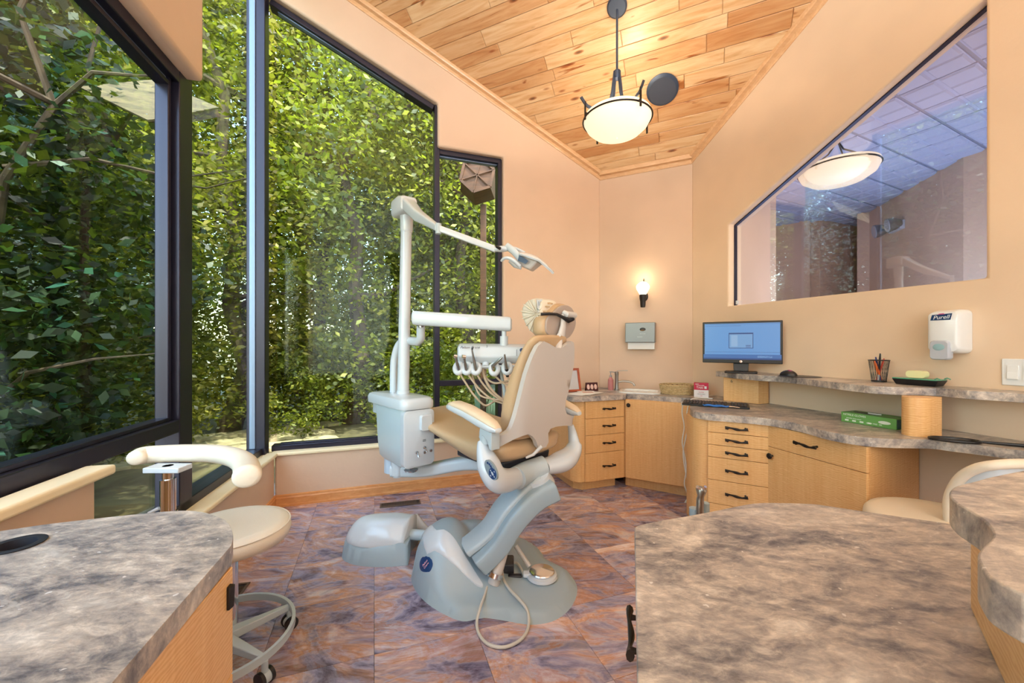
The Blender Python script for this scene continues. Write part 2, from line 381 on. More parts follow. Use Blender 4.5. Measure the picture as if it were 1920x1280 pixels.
# --- sills and baseboards
def sill(name, w, u0, u1, z, o0, o1, th=.026):
    mb = MB(); w.box(mb, u0, u1, z-th, z, o0, o1); return tag(mb.build(name, M['cream'], bevel=.009, seg=3), kind='structure')
sill('trim_1', WB, bx0-.0, LB+.02, zs+.004, -.13, .028)
sill('trim_2', WA, 0.0, ah+.0, zs+.003, -.14, .028)
sill('trim_3', WA, ah-.035, 3.3, zh+.028, -.05, .035, .032)
def baseb(name, w, u0, u1):
    pr = [(0,0),(.022,0),(.022,.014),(.017,.017),(.015,.024),(.015,.062),(.011,.070),(.010,.082),(0,.086)]
    mb = MB(); mb.loft([[tuple(w.p(u, z, o)) for o, z in pr] for u in (u0, u1)]); return tag(mb.build(name, M['base'], smooth=20), kind='structure')
baseb('baseboard_back', WB, .70, LB); baseb('baseboard_left', WA, 0, uA-.1)
def crown(name, w, u0, u1, th):
    pr = [(0,-.055),(.006,-.055),(.010,-.045),(.010,-.022),(.018,-.018),(.036,-.016),(.040,-.004),(.040,.02),(0,.02)]
    mb = MB(); mb.loft([[tuple(w.p(u, cz(w.p(u,0)) + z + SL*.0, o)) for o, z in pr] for u in (u0, u1)]); return tag(mb.build(name, M['crown'], smooth=20), kind='structure')
crown('trim_4', WB, 0, LB, 0); crown('trim_5', WC, 0, LC, 0); 
us = top_line(WD, 0, uD); crown('trim_6', WD, 0, us[1][0] if len(us) > 2 else uD, 0)

# --- floor of vinyl tiles
fl = MB().box(-3.2, 4.4, YB-.1, 4.2, -.06, -.004); 
fpoly = [WB.p(0,0,-.1), WC.p(LC,0,-.1), WD.p(uD,0,-.1), WA.p(uA,0,-.1), WA.p(0,0,-.1)]
fl = MB().prism([(p.x, p.y) for p in fpoly], -.06, -.003)
floor = tag(fl.build('floor', M['dark']), kind='structure')
rnd = random.Random(5)
T = .405; tb = MB(); g = .0008
tb.prism(rrect(g, T-g, g, T-g, .001, 1), -.003, 0)
tile0 = None; ang = math.atan2(.3295, .9441) + .0
ca, sa = math.cos(ang), math.sin(ang)
def inside(x, y, m=0):
    v = Vector((x, y, 0)); return (v-WB.o).dot(WB.n) > m and (v-WC.o).dot(WC.n) > m and (v-WD.o).dot(WD.n) > m and (v-WA.o).dot(WA.n) > m
tc = 0
for i in range(-10, 14):
    for j in range(-3, 12):
        x = i*T*ca - j*T*sa; y = i*T*sa + j*T*ca
        cx_, cy_ = x + T/2*(ca-sa), y + T/2*(sa+ca)
        if cy_ < .35 or cy_ > 4.2 or not inside(cx_, cy_, -.33): continue
        if tile0 is None: tile0 = o = tb.build('tile', M['floor'], floor, smooth=0)
        else: o = tile0.copy(); COL.objects.link(o)
        o.location = (x, y, 0); o.rotation_euler = (0, 0, ang); tc += 1
nb = MB().box(-3, 3.9, YB, .2, -.003, -.0005).build('tile', M['floor'], floor, smooth=0); nb['kind'] = 'stuff'

# --- sloped plank ceiling
def cp(a, d, h=0):      # a along the back wall, d away from it, h below the ceiling plane
    v = WC.o + WC.d*a + WC.n*d; return Vector((v.x, v.y, Z0 + SL*d - h))
ce = MB(); ubA = (RD - cdist(WA.o))/WA.d.dot(WC.n); ubD = (RD - cdist(WD.o))/WD.d.dot(WC.n); ev = -.30
def ubr(w, off):
    q = w.p(0, 0, off); return (RD - cdist(q))/w.d.dot(WC.n)
def roofslab(pts, h0, h1): ce.prism([(p.x, p.y) for p in pts], 0, 1); n = 2*len(pts); ce.v[-n:] = [(x, y, Z0 + SL*min(cdist(Vector((x, y, 0))), RD) + (h0 if z == 0 else h1)) for x, y, z in ce.v[-n:]]
roofslab([WB.p(0,0,ev), WC.p(LC,0,ev), WD.p(ubr(WD,-.1),0,-.1), WA.p(ubr(WA,ev),0,ev), WA.p(-.2,0,ev)], .012, .10)
roofslab([WD.p(ubr(WD,-.1),0,-.1), WD.p(uD,0,-.1), WA.p(uA,0,ev), WA.p(ubr(WA,ev),0,ev)], .012, .10)
ceil = tag(ce.build('ceiling', M['crown']), kind='structure')
slope = math.atan(SL); cs = math.cos(slope)
def lim(d):              # how far planks run along the back wall direction at depth d
    lo, hi = -4, 4
    while lo < 4:
        v = cp(lo, d)
        if (v-WB.o).dot(WB.n) > -.01 and (v-WD.o).dot(WD.n) > -.02 and (v-WA.o).dot(WA.n) > -.05: break
        lo += .02
    while hi > -4:
        v = cp(hi, d)
        if (v-WB.o).dot(WB.n) > -.01 and (v-WD.o).dot(WD.n) > -.02 and (v-WA.o).dot(WA.n) > -.05: break
        hi -= .02
    return lo, hi
rot = Matrix((( WC.d.x, WC.n.x*cs, -WC.n.x*math.sin(slope)), (WC.d.y, WC.n.y*cs, -WC.n.y*math.sin(slope)), (0, math.sin(slope), cs))).to_3x3()
sd = .004; row = 0
while sd < (RD-.1)/cs and sd < 3.2:
    wd = rnd.choice((.088, .102, .102, .116))
    dm = (sd + wd/2)*cs
    a0, a1 = lim(sd*cs); b0, b1 = lim((sd+wd)*cs); lo, hi = min(a0, b0) - .03, max(a1, b1) + .03
    x = lo - rnd.random()*.6
    while x < hi:
        L = rnd.uniform(.45, 1.25); x0, x1 = max(x, lo), min(x+L, hi)
        if x1 - x0 > .04:
            mb = MB(); gp = .0012; h = .010
            mb.loft([[(gp, gp, 0), (gp+.002, gp+.002, -h)][0:0] or [(0+gp,0+gp,0),(x1-x0-gp,gp,0),(x1-x0-gp,wd-gp,0),(gp,wd-gp,0)],
                     [(gp,gp,-h+.003),(x1-x0-gp,gp,-h+.003),(x1-x0-gp,wd-gp,-h+.003),(gp,wd-gp,-h+.003)],
                     [(gp+.003,gp+.003,-h),(x1-x0-gp-.003,gp+.003,-h),(x1-x0-gp-.003,wd-gp-.003,-h),(gp+.003,wd-gp-.003,-h)]])
            mb.f = [tuple(reversed(f)) for f in mb.f]
            o = mb.build('plank', M['plank'], ceil, smooth=0)
            base_ = cp(x0, sd*cs, -.010); o.matrix_local = Matrix.Translation(base_) @ rot.to_4x4()
        x += L
    sd += wd; row += 1

# ================================================================== windows
def win(n): return thing('window_%d' % n, kind='structure')
def member(w, parent, name, poly, o0, o1, m=None, bev=.004):
    return w.slab(poly, [], o0, o1).build(name, m or M['bronze'], parent, bevel=bev, seg=2)
def rail(w, parent, a, b, wd, o0, o1, name='rail', side=1, m=None, bev=.004):
    """a frame rail from a to b in wall coordinates, its width to the left of a->b times side"""
    v = Vector((b[0]-a[0], b[1]-a[1])); n = Vector((-v.y, v.x)).normalized()*wd*side
    poly = [a, b, (b[0]+n.x, b[1]+n.y), (a[0]+n.x, a[1]+n.y)]
    return member(w, parent, name, poly, o0, o1, m, bev)
def glaze(w, parent, poly, off, m, name='pane', th=.006):
    o = w.slab(poly, [], off-th, off).build(name, m, parent, smooth=0); return o
fw = .042; F0, F1 = -.135, -.045; GO = -.085
# window 1: tall sloped window on wall B
w1 = win(1); xl = LB + .03
p = [(bx1+.020, zs), (xl, zs), (xl, bt2+.02), (bx1+.020, bt1)]
rail(WB, w1, (bx1+.02, zs), (xl, zs), fw, F0, F1, 'frame_rail')
rail(WB, w1, (bx1+.02-.0, bt1), (xl, bt1 + (bt2-bt1)/(LB-bx1)*(xl-bx1)), fw, F0, F1, 'frame_rail', side=-1)
rail(WB, w1, (bx1-.022, zs), (bx1-.022, bt1), .044, F0, F1+.008, 'mullion', side=-1)
sl1 = (bt2-bt1)/(LB-bx1)
def topB(u): return bt1 + sl1*(u-bx1)
rail(WB, w1, (bx1+.035, zs+fw-.006), (xl-.05, zs+fw-.006), .016, F0+.02, GO+.014, 'glazing_bead')
rail(WB, w1, (bx1+.035, topB(bx1+.035)-fw+.004), (xl-.04, topB(xl-.04)-fw+.004), .014, F0+.02, GO+.014, 'glazing_bead', side=-1, m=M['gasket'])
glaze(WB, w1, [(bx1+.022, zs+fw-.01), (xl-.03, zs+fw-.01), (xl-.03, topB(xl-.03)-fw+.01), (bx1+.022, topB(bx1+.022)-fw+.01)], GO, M['glass'])
# window 2: small window beside it, in two lights
w2 = win(2); zm0, zm1 = .845, .892
rail(WB, w2, (bx0, zs), (bx0, bt0), fw*.9, F0, F1, 'frame_rail', side=-1)
rail(WB, w2, (bx0+.0, bt0), (bx1-.02, bt0), fw, F0, F1, 'frame_rail', side=-1)
rail(WB, w2, (bx0+fw*.9, bt0-fw), (bx1-.022, bt0-fw), .012, F0+.02, GO+.014, 'glazing_bead', side=-1, m=M['gasket'])
rail(WB, w2, (bx0, zs), (bx1-.02, zs), fw, F0, F1, 'frame_rail')
rail(WB, w2, (bx0+.02, zm0), (bx1-.02, zm0), zm1-zm0, F0, F1, 'cross_rail')
glaze(WB, w2, [(bx0+.03, zs+.03), (bx1-.02, zs+.03), (bx1-.02, zm0+.008), (bx0+.03, zm0+.008)], GO, M['glass'])
glaze(WB, w2, [(bx0+.03, zm1-.008), (bx1-.02, zm1-.008), (bx1-.02, bt0-.03), (bx0+.03, bt0-.03)], GO, M['glass'])
# window 3: left wall
w3 = win(3)
A0, A1 = -.165, -.065; GA = -.12
um0 = WA.hit(361, -.065); um1 = WA.hit(337, -.065)
zr0, zr1 = .79, .85
member(WA, w3, 'corner_post', [(-.03, zs-.03), (.055, zs-.03), (.055, 3.95), (-.03, 3.95)], A0, A1+.02)
member(WA, w3, 'mullion', [(um0, zs), (um1, zs), (um1, 3.95), (um0, 3.95)], A0, A1)
rail(WA, w3, (.05, zs), (ah, zs), .05, A0, A1, 'frame_rail')
rail(WA, w3, (um1, zr0), (aend, zr0), zr1-zr0, A0, A1, 'cross_rail')
rail(WA, w3, (um1, ZB+.0), (aend, ZB+.0), .055, A0, A1, 'frame_rail', side=-1)
for u in (.056, um0-.009): rail(WA, w3, (u, zs+.05), (u, 3.9), .008, A0+.02, GA+.016, 'glazing_bead', side=-1, m=M['gasket'])
rail(WA, w3, (um1+.0, zr1), (um1+.0, ZB-.05), .016, A0+.02, GA+.02, 'glazing_bead', side=-1, m=M['gasket'])
rail(WA, w3, (um1+.016, zr1), (um1+.016, ZB-.05), .022, A0+.02, GA+.03, 'glazing_bead', side=-1)
rail(WA, w3, (um1+.03, zr1), (aend, zr1), .016, A0+.02, GA+.03, 'glazing_bead', bev=.002)
rail(WA, w3, (um1+.03, ZB-.055), (aend, ZB-.055), .016, A0+.02, GA+.02, 'glazing_bead', side=-1, m=M['gasket'], bev=.002)
rail(WA, w3, (um1+.03, ZB-.071), (aend, ZB-.071), .02, A0+.02, GA+.03, 'glazing_bead', side=-1, bev=.002)
glaze(WA, w3, [(.04, zs+.03), (um0+.01, zs+.03), (um0+.01, 3.94), (.04, 3.94)], GA, M['glass'])
glaze(WA, w3, [(um1-.01, zs+.03), (ah+.02, zs+.03), (ah+.02, zr0+.01), (um1-.01, zr0+.01)], GA, M['glass'])
glaze(WA, w3, [(um1-.01, zr1-.01), (aend, zr1-.01), (aend, ZB-.03), (um1-.01, ZB-.03)], GA, M['glass'])
# window 4: the frameless interior light of wall D
w4 = win(4)
hp = [(d1[0]+.0, zd+.0), (d3[0], zd), d4, d2]
glaze(WD, w4, hp, -.07, M['glass2'], th=.008)
for a, b in ((hp[3], hp[2]), (hp[0], hp[3])):
    rail(WD, w4, a, b, .007, -.085, -.055, 'stop_bead', side=-1, m=M['bronze'], bev=.002)
mb = MB(); q = WD.uz(1377, 566); WD.box(mb, d1[0]+.018, d1[0]+.038, zd+.012, zd+.042, -.062, -.052)
mb.build('clip', M['white'], w4, bevel=.003)

# ================================================================== the hall beyond wall D
HZ = 2.92
hall = [(3.92, 3.0), (4.14, 3.62), (4.62, 5.10), (5.1, 5.0), (4.25, 5.6), (3.9, 6.1)]
mb = MB()
def seg(mb, a, b, z0, z1, th=.1):
    a = Vector(a); b = Vector(b); n = Vector((b.y-a.y, a.x-b.x)).normalized()*th
    mb.hexa([(a.x,a.y,z0),(b.x,b.y,z0),(b.x+n.x,b.y+n.y,z0),(a.x+n.x,a.y+n.y,z0),(a.x,a.y,z1),(b.x,b.y,z1),(b.x+n.x,b.y+n.y,z1),(a.x+n.x,a.y+n.y,z1)])
hp1 = WD.p(.30, 0, -.14); lp = Vector((2.55, 2.55/.669, 0))
seg(mb, (hp1.x, hp1.y), (lp.x, lp.y), 0, HZ+.6, -.10)
tag(mb.build('wall_hall_left', M['peach'], bevel=.01), kind='structure')
mb = MB(); seg(mb, (4.62,5.10), (4.14,3.62), 0, HZ+.05, -.12); seg(mb, (4.14,3.62), (4.5,2.2), 0, HZ+.05, -.12); seg(mb, (4.5,2.2), (4.9,.2), 0, HZ+.05, -.12)
tag(mb.build('wall_hall_right', M['sand']), kind='structure')
mb = MB(); seg(mb, (3.0,6.6), (4.2,5.55), 0, HZ+.05, .12); seg(mb, (4.2,5.55), (5.4,6.0), 0, HZ+.05, .12); 
tag(mb.build('wall_hall_back', M['peach']), kind='structure')
mb = MB(); seg(mb, (lp.x,lp.y), (3.0,6.6), 0, HZ+.05, -.12); seg(mb, (5.4,6.0), (4.62,5.1), 0, HZ+.05, .12)
tag(mb.build('wall_hall_side', M['peach']), kind='structure')
fp = [WD.p(.2,0,-.14), WD.p(uD,0,-.14), Vector((5.2,-2.6,0)), Vector((5.2,.2,0)), Vector((4.6,5.2,0)), Vector((5.4,6.1,0)), Vector((3.0,6.7,0)), Vector((2.4,3.9,0))]
tag(MB().prism([(p.x,p.y) for p in fp], -.06, 0).build('floor_hall', M['floor'], smooth=0), kind='structure')
hc = tag(MB().prism([(p.x,p.y) for p in fp], HZ+.012, HZ+.08).build('ceiling_hall', mat('ceiling_grid', (150,158,178), .5), smooth=0), kind='structure')
M['tile'] = mat('acoustic_tile', (190,202,230), .8, bump=.5, bscale=120)
TT = .38; tb = MB(); tb.box(.010, TT-.010, .010, TT-.010, .004, .02)
for ix in (0, 1):
    for iy in (0, 1):
        x0, y0, q_ = .016+ix*(TT/2-.008), .016+iy*(TT/2-.008), TT/2-.024
        tb.add([(x0,y0,.004),(x0+q_,y0,.004),(x0+q_,y0+q_,.004),(x0,y0+q_,.004),(x0+.010,y0+.010,-.006),(x0+q_-.010,y0+.010,-.006),(x0+q_-.010,y0+q_-.010,-.006),(x0+.010,y0+q_-.010,-.006)], [(7,6,5,4),(0,4,5,1),(1,5,6,2),(2,6,7,3),(3,7,4,0)])
t0 = None; ang = math.radians(26)
for i in range(-6, 24):
    for j in range(-6, 24):
        x = 1.2 + (i*math.cos(ang) - j*math.sin(ang))*TT/2*1.0 if False else 1.8 + i*TT*math.cos(ang) - j*TT*math.sin(ang)
        y = .2 + i*TT*math.sin(ang) + j*TT*math.cos(ang)
        c = Vector((x, y, 0)) + Vector((math.cos(ang)-math.sin(ang), math.sin(ang)+math.cos(ang), 0))*TT/2
        dd = (c-WD.o).dot(WD.n)
        if dd > .25 or c.y > 6.4 or c.y < -.2 or c.x > 5.3: continue
        if dd > -.60:      # cut where it meets the wall
            import copy
            cb = copy.deepcopy(tb); o = cb.build('ceiling_tile', M['tile'], hc, smooth=0)
            bm = bmesh.new(); bm.from_mesh(o.data); mw = Matrix.Translation((x, y, HZ)) @ Matrix.Rotation(ang, 4, 'Z')
            pc = mw.inverted() @ WD.p(0, HZ, -.13); pn = (mw.inverted().to_3x3() @ WD.n)
            bmesh.ops.bisect_plane(bm, geom=bm.verts[:]+bm.edges[:]+bm.faces[:], plane_co=pc, plane_no=pn, clear_outer=True)
            if not bm.faces: bm.free(); bpy.data.objects.remove(o); continue
            bm.to_mesh(o.data); bm.free()
        elif t0 is None: t0 = o = tb.build('ceiling_tile', M['tile'], hc, smooth=0)
        else: o = t0.copy(); COL.objects.link(o)
        o.location = (x, y, HZ); o.rotation_euler = (0, 0, ang)

# ================================================================== outdoors
GZ = -.22
M['ground'] = m_trim('leaf_litter_ground', (66,60,40), (120,112,74), .9, (1.5,1.5,1.5)); M['gravel'] = m_trim('grey_gravel', (112,110,100), (160,156,142), .9, (30,30,30))
mb = MB(); mb.prism([(-30,-6), (-1.4,-6), (-1.95,3.1), (1.5,4.35), (3.2,7.4), (9,7.6), (9,30), (-30,30)], GZ-.3, GZ)
tag(mb.build('ground', M['ground'], smooth=0), kind='structure')
mb = MB(); mb.prism([(-2.7,-3), (-1.35,-3), (-2.08,2.9), (-1.95,3.15), (-1.9,4.2), (-3.1,3.6)], GZ, GZ+.03)
tag(mb.build('gravel_bed', M['gravel'], smooth=0), 'grey gravel bed along the outside of the window wall', 'gravel', kind='stuff')
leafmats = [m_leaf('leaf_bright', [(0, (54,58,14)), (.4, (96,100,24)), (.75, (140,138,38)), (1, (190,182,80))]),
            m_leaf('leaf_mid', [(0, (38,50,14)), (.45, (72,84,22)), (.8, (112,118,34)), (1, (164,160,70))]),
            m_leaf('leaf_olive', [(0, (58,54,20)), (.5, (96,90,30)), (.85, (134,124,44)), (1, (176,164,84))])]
shade = [m_leaf('leaf_shade', [(0, (8,20,5)), (.5, (16,36,9)), (.86, (30,58,15)), (.93, (50,86,36)), (1, (60,110,96))], .1), m_leaf('leaf_shade_warm', [(0, (12,22,5)), (.5, (24,40,9)), (.86, (46,66,16)), (1, (84,104,44))], .12)]  # shade on the trees by the left window is put into these leaf colours
M['bark'] = m_trim('rough_bark', (48,38,30), (92,76,60), .9, (8,8,2))
def leafmesh(name, seed, n, cl, R, H, z0, size, mt, droop=.3):
    r = np.random.RandomState(seed)
    zc = z0 + (H-z0)*r.rand(cl)**.9; a = r.rand(cl)*2*np.pi
    prof = np.sin(np.clip((zc-z0)/(H-z0), .04, 1)**.75*np.pi*.92+.12)
    rad = R*prof*np.sqrt(.25+.75*r.rand(cl)); C = np.stack([rad*np.cos(a), rad*np.sin(a), zc], 1)
    k = r.randint(0, cl, n); P = C[k] + r.randn(n, 3)*np.array([.26, .26, .17])*R/1.7
    d = r.randn(n, 3); d[:, 2] = d[:, 2]*.5 - droop; d /= np.linalg.norm(d, axis=1)[:, None]
    w = np.cross(d, r.randn(n, 3)); w /= np.linalg.norm(w, axis=1)[:, None]
    s = size*(.6+.8*r.rand(n))[:, None]
    nn = np.cross(d, w)
    V = np.stack([P, P + d*s*.5 + w*s*.27 + nn*s*.06, P + d*s, P + d*s*.5 - w*s*.27 + nn*s*.06], 1).reshape(-1, 3)
    me = bpy.data.meshes.new(name); me.vertices.add(4*n); me.vertices.foreach_set('co', V.ravel())
    me.loops.add(4*n); me.loops.foreach_set('vertex_index', np.arange(4*n)); me.polygons.add(n)
    me.polygons.foreach_set('loop_start', np.arange(n)*4); me.update(calc_edges=True); me.materials.append(mt); return me
tall = [leafmesh('foliage', 10+i, 30000, 190, 1.9, 9.5, .5, .092, leafmats[i % 3]) for i in range(3)]
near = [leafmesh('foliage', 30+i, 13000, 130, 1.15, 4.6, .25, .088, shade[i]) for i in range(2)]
bush = [leafmesh('foliage', 50+i, 4200, 40, .85, 1.5, .02, .075, leafmats[i+1]) for i in range(2)]
def trunk_mb(H, r0, seed, lean=.1):
    rr = random.Random(seed); mb = MB(); n = 9; pts = []; x = y = 0
    for i in range(n):
        pts.append((x, y, H*i/(n-1))); x += rr.uniform(-1, 1)*lean*H/n; y += rr.uniform(-1, 1)*lean*H/n
    mb.tube(pts, [r0*(1.25 if i == 0 else 1-.8*i/(n-1)) for i in range(n)], 9)
    for k in range(9):
        i = rr.randint(2, n-2); p0 = Vector(pts[i]); a = rr.random()*2*PI; L = rr.uniform(.8, 1.9)
        q = [p0 + Vector((math.cos(a)*L*t, math.sin(a)*L*t, L*.35*t + .12*math.sin(t*5+k))) for t in (0, .3, .65, 1)]
        mb.tube(q, [r0*.4, r0*.28, r0*.16, r0*.06], 6)
    return mb
trunks = [trunk_mb(8.5, .15, s, .5).build('trunk', M['bark']) for s in (1, 2, 3)]
strunk = trunk_mb(3.9, .05, 7, .5).build('trunk', M['bark'])
for t in trunks + [strunk]: COL.objects.unlink(t)
def tree(x, y, me, tr, sc, rz, label, group=None, cat='tree'):
    t = thing('tree' if cat == 'tree' else 'shrub', label, cat, (x, y, GZ), rz, group); t.scale = (sc, sc, sc)
    f = bpy.data.objects.new('foliage', me); COL.objects.link(f); f.parent = t; f['kind'] = 'stuff'
    if tr is not None:
        k = bpy.data.objects.new('trunk', tr.data); COL.objects.link(k); k.parent = t
        for p_ in tr.data.polygons: pass
    return t
rt = random.Random(21)
wood = [(-1.1,7.6),(-2.9,7.2),(-4.6,6.4),(-6.2,5.4),(-.2,9.4),(-2.1,9.8),(-4.3,9.2),(-6.4,8.2),(-8.2,6.6),(-7.2,3.6),(.9,8.2),(1.4,10.6),
        (-1.2,12.2),(-3.6,12.4),(-6.2,11.4),(-8.6,9.6),(-10.2,7),(-9.4,3.4),(-8.4,.9),(.8,13.2),(-11,10.6),(-5.2,14.4),(-2.2,15),(-12.4,4),(-11,.2),(2.8,9.6),(3.4,12.6)]
for i, (x, y) in enumerate(wood):
    g = 'trees of the dense wood beyond the windows'
    tree(x, y, tall[i % 3], trunks[(i//2) % 3], rt.uniform(.92, 1.15), rt.random()*6.28, 'tall leafy green tree in the dense wood beyond the windows', g)
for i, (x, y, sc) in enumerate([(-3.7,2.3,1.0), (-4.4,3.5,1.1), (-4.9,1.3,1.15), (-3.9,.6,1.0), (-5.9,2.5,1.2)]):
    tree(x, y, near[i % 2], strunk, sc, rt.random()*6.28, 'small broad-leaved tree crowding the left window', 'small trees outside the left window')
for i, (x, y, sc) in enumerate([(-.15,5.2,.75), (.55,5.3,.8), (-1.2,5.9,.9), (1.3,6.0,1), (-3.4,6.2,.8), (-4.8,5.0,.9), (-2.3,7.0,.8), (.1,6.9,1.1), (-5.2,3.9,.8), (-4.6,2.6,.6), (-6.4,6.6,1.2),(-3.9,7.4,1.1),(-1.9,8.4,1.2)]):
    tree(x, y, bush[i % 2], None, sc, rt.random()*6.28, 'low green bush at the foot of the trees', 'low bushes under the trees', 'shrub')
# flagstone path
fs = m_trim('flagstone', (150,136,104), (206,192,150), .85, (4,4,4))
path = thing('flagstone_path', 'sunlit path of irregular flagstones curving under the trees', 'path', (-4.2, 5.9, GZ))
rp = random.Random(3); stone_mesh = []
for k in range(34):
    t = k//3/11; cx_ = -5.6 + 2.7*t + (k % 3 - 1)*.34; cy_ = 4.5 + 2.0*t - (k % 3 - 1)*.5
    r_ = rp.uniform(.17, .25); n_ = rp.randint(5, 7)
    poly = [(cx_ + 4.2 + r_*1.25*math.cos(2*PI*i/n_ + rp.uniform(-.2,.2)), cy_ - 5.9 + r_*math.sin(2*PI*i/n_ + rp.uniform(-.2,.2))) for i in range(n_)]
    MB().prism(poly, 0, .035 + rp.random()*.01).build('stone', fs, path, smooth=0)
# ================================================================== built-in cabinets and worktops
ZT = .785; ZC = .745; TK = .088
def V2(p): return Vector((p[0], p[1], 0))
def frame_of(a, b):
    """local frame of a cabinet face: x along a->b, y out of the face towards the room"""
    a = V2(a); b = V2(b); x = (b-a).normalized(); y = Vector((x.y, -x.x, 0)); return a, x, y, (b-a).length
def put_face(mb, a, x, y):
    m = Matrix(((x.x, y.x, 0, a.x), (x.y, y.y, 0, a.y), (0, 0, 1, 0), (0, 0, 0, 1)))
    mb.v = [tuple(m @ Vector(p)) for p in mb.v]
    if m.to_3x3().determinant() < 0: mb.f = [tuple(reversed(f)) for f in mb.f]
    return mb
def pull_mb(L=.115):
    mb = MB(); n = 16; pts = []; r = []
    for i in range(n+1):
        t = i/n; pts.append((-L/2 + L*t, .024 + .002*math.sin(t*9), .0042*math.sin(t*2*PI + .6))); r.append(.0048 + .0012*math.cos(t*4*PI) + (.0012 if i in (0, n) else 0))
    mb.tube(pts, r, 8, flat=1.35)
    for s in (-1, 1): mb.tube([(s*L*.40, .0, .003*s), (s*L*.40, .012, .003*s), (s*L*.40, .025, .003*s)], [.006, .0042, .006], 8)
    return mb
def panel(parent, a, x, y, x0, x1, z0, z1, name, pull=None, knob=None):
    g = .0015; mb = MB().box(x0+g, x1-g, 0.0005, .018, z0+g, z1-g); put_face(mb, a, x, y)
    o = rel(parent, mb).build(name, M['veneer'], parent, bevel=.0012, seg=1, smooth=0)
    if pull is not None:
        p = pull_mb(); p.v = [(v[0]+pull[0], v[1]+.018, v[2]+pull[1]) for v in p.v]; put_face(p, a, x, y); rel(parent, p).build('pull', M['iron'], o)
    if knob is not None:
        k = MB(); k.lathe([(.006, 0), (.005, .012), (.015, .018), (.017, .024), (.012, .030), (.001, .032)], n=16)
        k.v = [(v[0]+knob[0], .018+v[2], v[1]+knob[1]) for v in k.v]; k.f = [tuple(reversed(f)) for f in k.f]; put_face(k, a, x, y); rel(parent, k).build('knob', M['iron'], o)
    return o
def arc(c, r, a0, a1, n=8): return [(c[0]+r*math.cos(math.radians(a0+(a1-a0)*i/n)), c[1]+r*math.sin(math.radians(a0+(a1-a0)*i/n))) for i in range(n+1)]
def cabinet(poly, kick, label, loc, group=None):
    t = thing('base_cabinet', label, 'cabinet', (loc[0], loc[1], 0), group=group)
    rel(t, MB().prism(poly, TK, ZC-.0005)).build('body', M['veneer'], t, smooth=40)
    rel(t, MB().prism(kick, 0, TK)).build('toe_kick', M['veneer'], t, smooth=0); return t
def wp(w, u, o): p = w.p(u, 0, o); return (p.x, p.y)
P2 = wp(WB, .086, .508); P3 = (1.425, 3.050)
# drawers against the window wall, with a rounded left end
endarc = [wp(WB, .47 + .085*math.sin(a), .423 + .085*math.cos(a)) for a in [PI/2*i/8 for i in range(9)]]
c1 = cabinet([P2, (WC.p(.3,0).x-.12, WC.p(.3,0).y+.02), wp(WB, .10, .004)] + [wp(WB, .555, .004)] + endarc[::-1], [wp(WB,.13,.44), wp(WB,.13,.01), wp(WB,.50,.01), wp(WB,.50,.38), wp(WB,.45,.44)],
             'maple base cabinet with four drawers and a rounded end, beside the window wall', P2)
a, x, y, L = frame_of(wp(WB, .47, .508), P2)
for z0, z1 in ((.60,.742), (.465,.60), (.32,.465), (.09,.32)): panel(c1, a, x, y, .005, L-.012, z0, z1, 'drawer', pull=(L*.56, (z0+z1)/2+.005))
# door below the sink
c2 = cabinet([P2, P3, (1.50, 3.16), wp(WC, LC-.03, .004), wp(WC, .10, .004), (P2[0]+.01, P2[1]+.06)], [(P2[0]+.03,P2[1]+.06), (P3[0]-.01,P3[1]+.06), wp(WC,LC-.1,.02), wp(WC,.2,.02)],
             'maple base cabinet with one wide door below the sink', (1.2, 3.3))
a, x, y, L = frame_of(P2, P3); panel(c2, a, x, y, .014, L-.035, .09, .742, 'door', knob=(.045, .70))
# six-drawer unit and the drawer-over-door unit below the desk
F1 = (1.193, 2.414); F2 = (1.472, 2.260); F3 = (1.608, 1.772); W2 = (1.93, 2.43); W3 = (2.085, 2.022)
La = [(1.150, 2.60), (1.138, 2.52), (1.140, 2.47), (1.160, 2.435), (1.185, 2.418)]
c3 = cabinet([(1.395, 2.995)] + La + [F1, F2, W2, (1.64, 3.28), (1.50, 3.12)], [(1.40, 2.95), (1.21, 2.62), (1.21, 2.50), (1.50, 2.33), (1.88, 2.43), (1.6, 3.1)],
             'maple desk cabinet with six drawers and a rounded corner, below the keyboard', F1)
a, x, y, L = frame_of(F1, F2)
for z0, z1 in ((.672,.743), (.597,.672), (.523,.597), (.386,.523), (.244,.386), (.09,.244)): panel(c3, a, x, y, .004, L-.002, z0, z1, 'drawer', pull=(L*.49, (z0+z1)/2))
c4 = cabinet([(F2[0]+.002, F2[1]), F3, W3, (W2[0]+.003, W2[1]-.004)], [(F2[0]+.09, F2[1]-.02), (F3[0]+.07, F3[1]+.03), (2.03, 2.02), (1.90, 2.36)],
             'maple desk cabinet with one wide drawer above a door', F3)
a, x, y, L = frame_of((F2[0]+.002, F2[1]), F3)
panel(c4, a, x, y, .004, L-.001, .622, .743, 'drawer', pull=(L*.47, .685)); panel(c4, a, x, y, .004, L-.001, .09, .622, 'door', knob=(.035, .575))

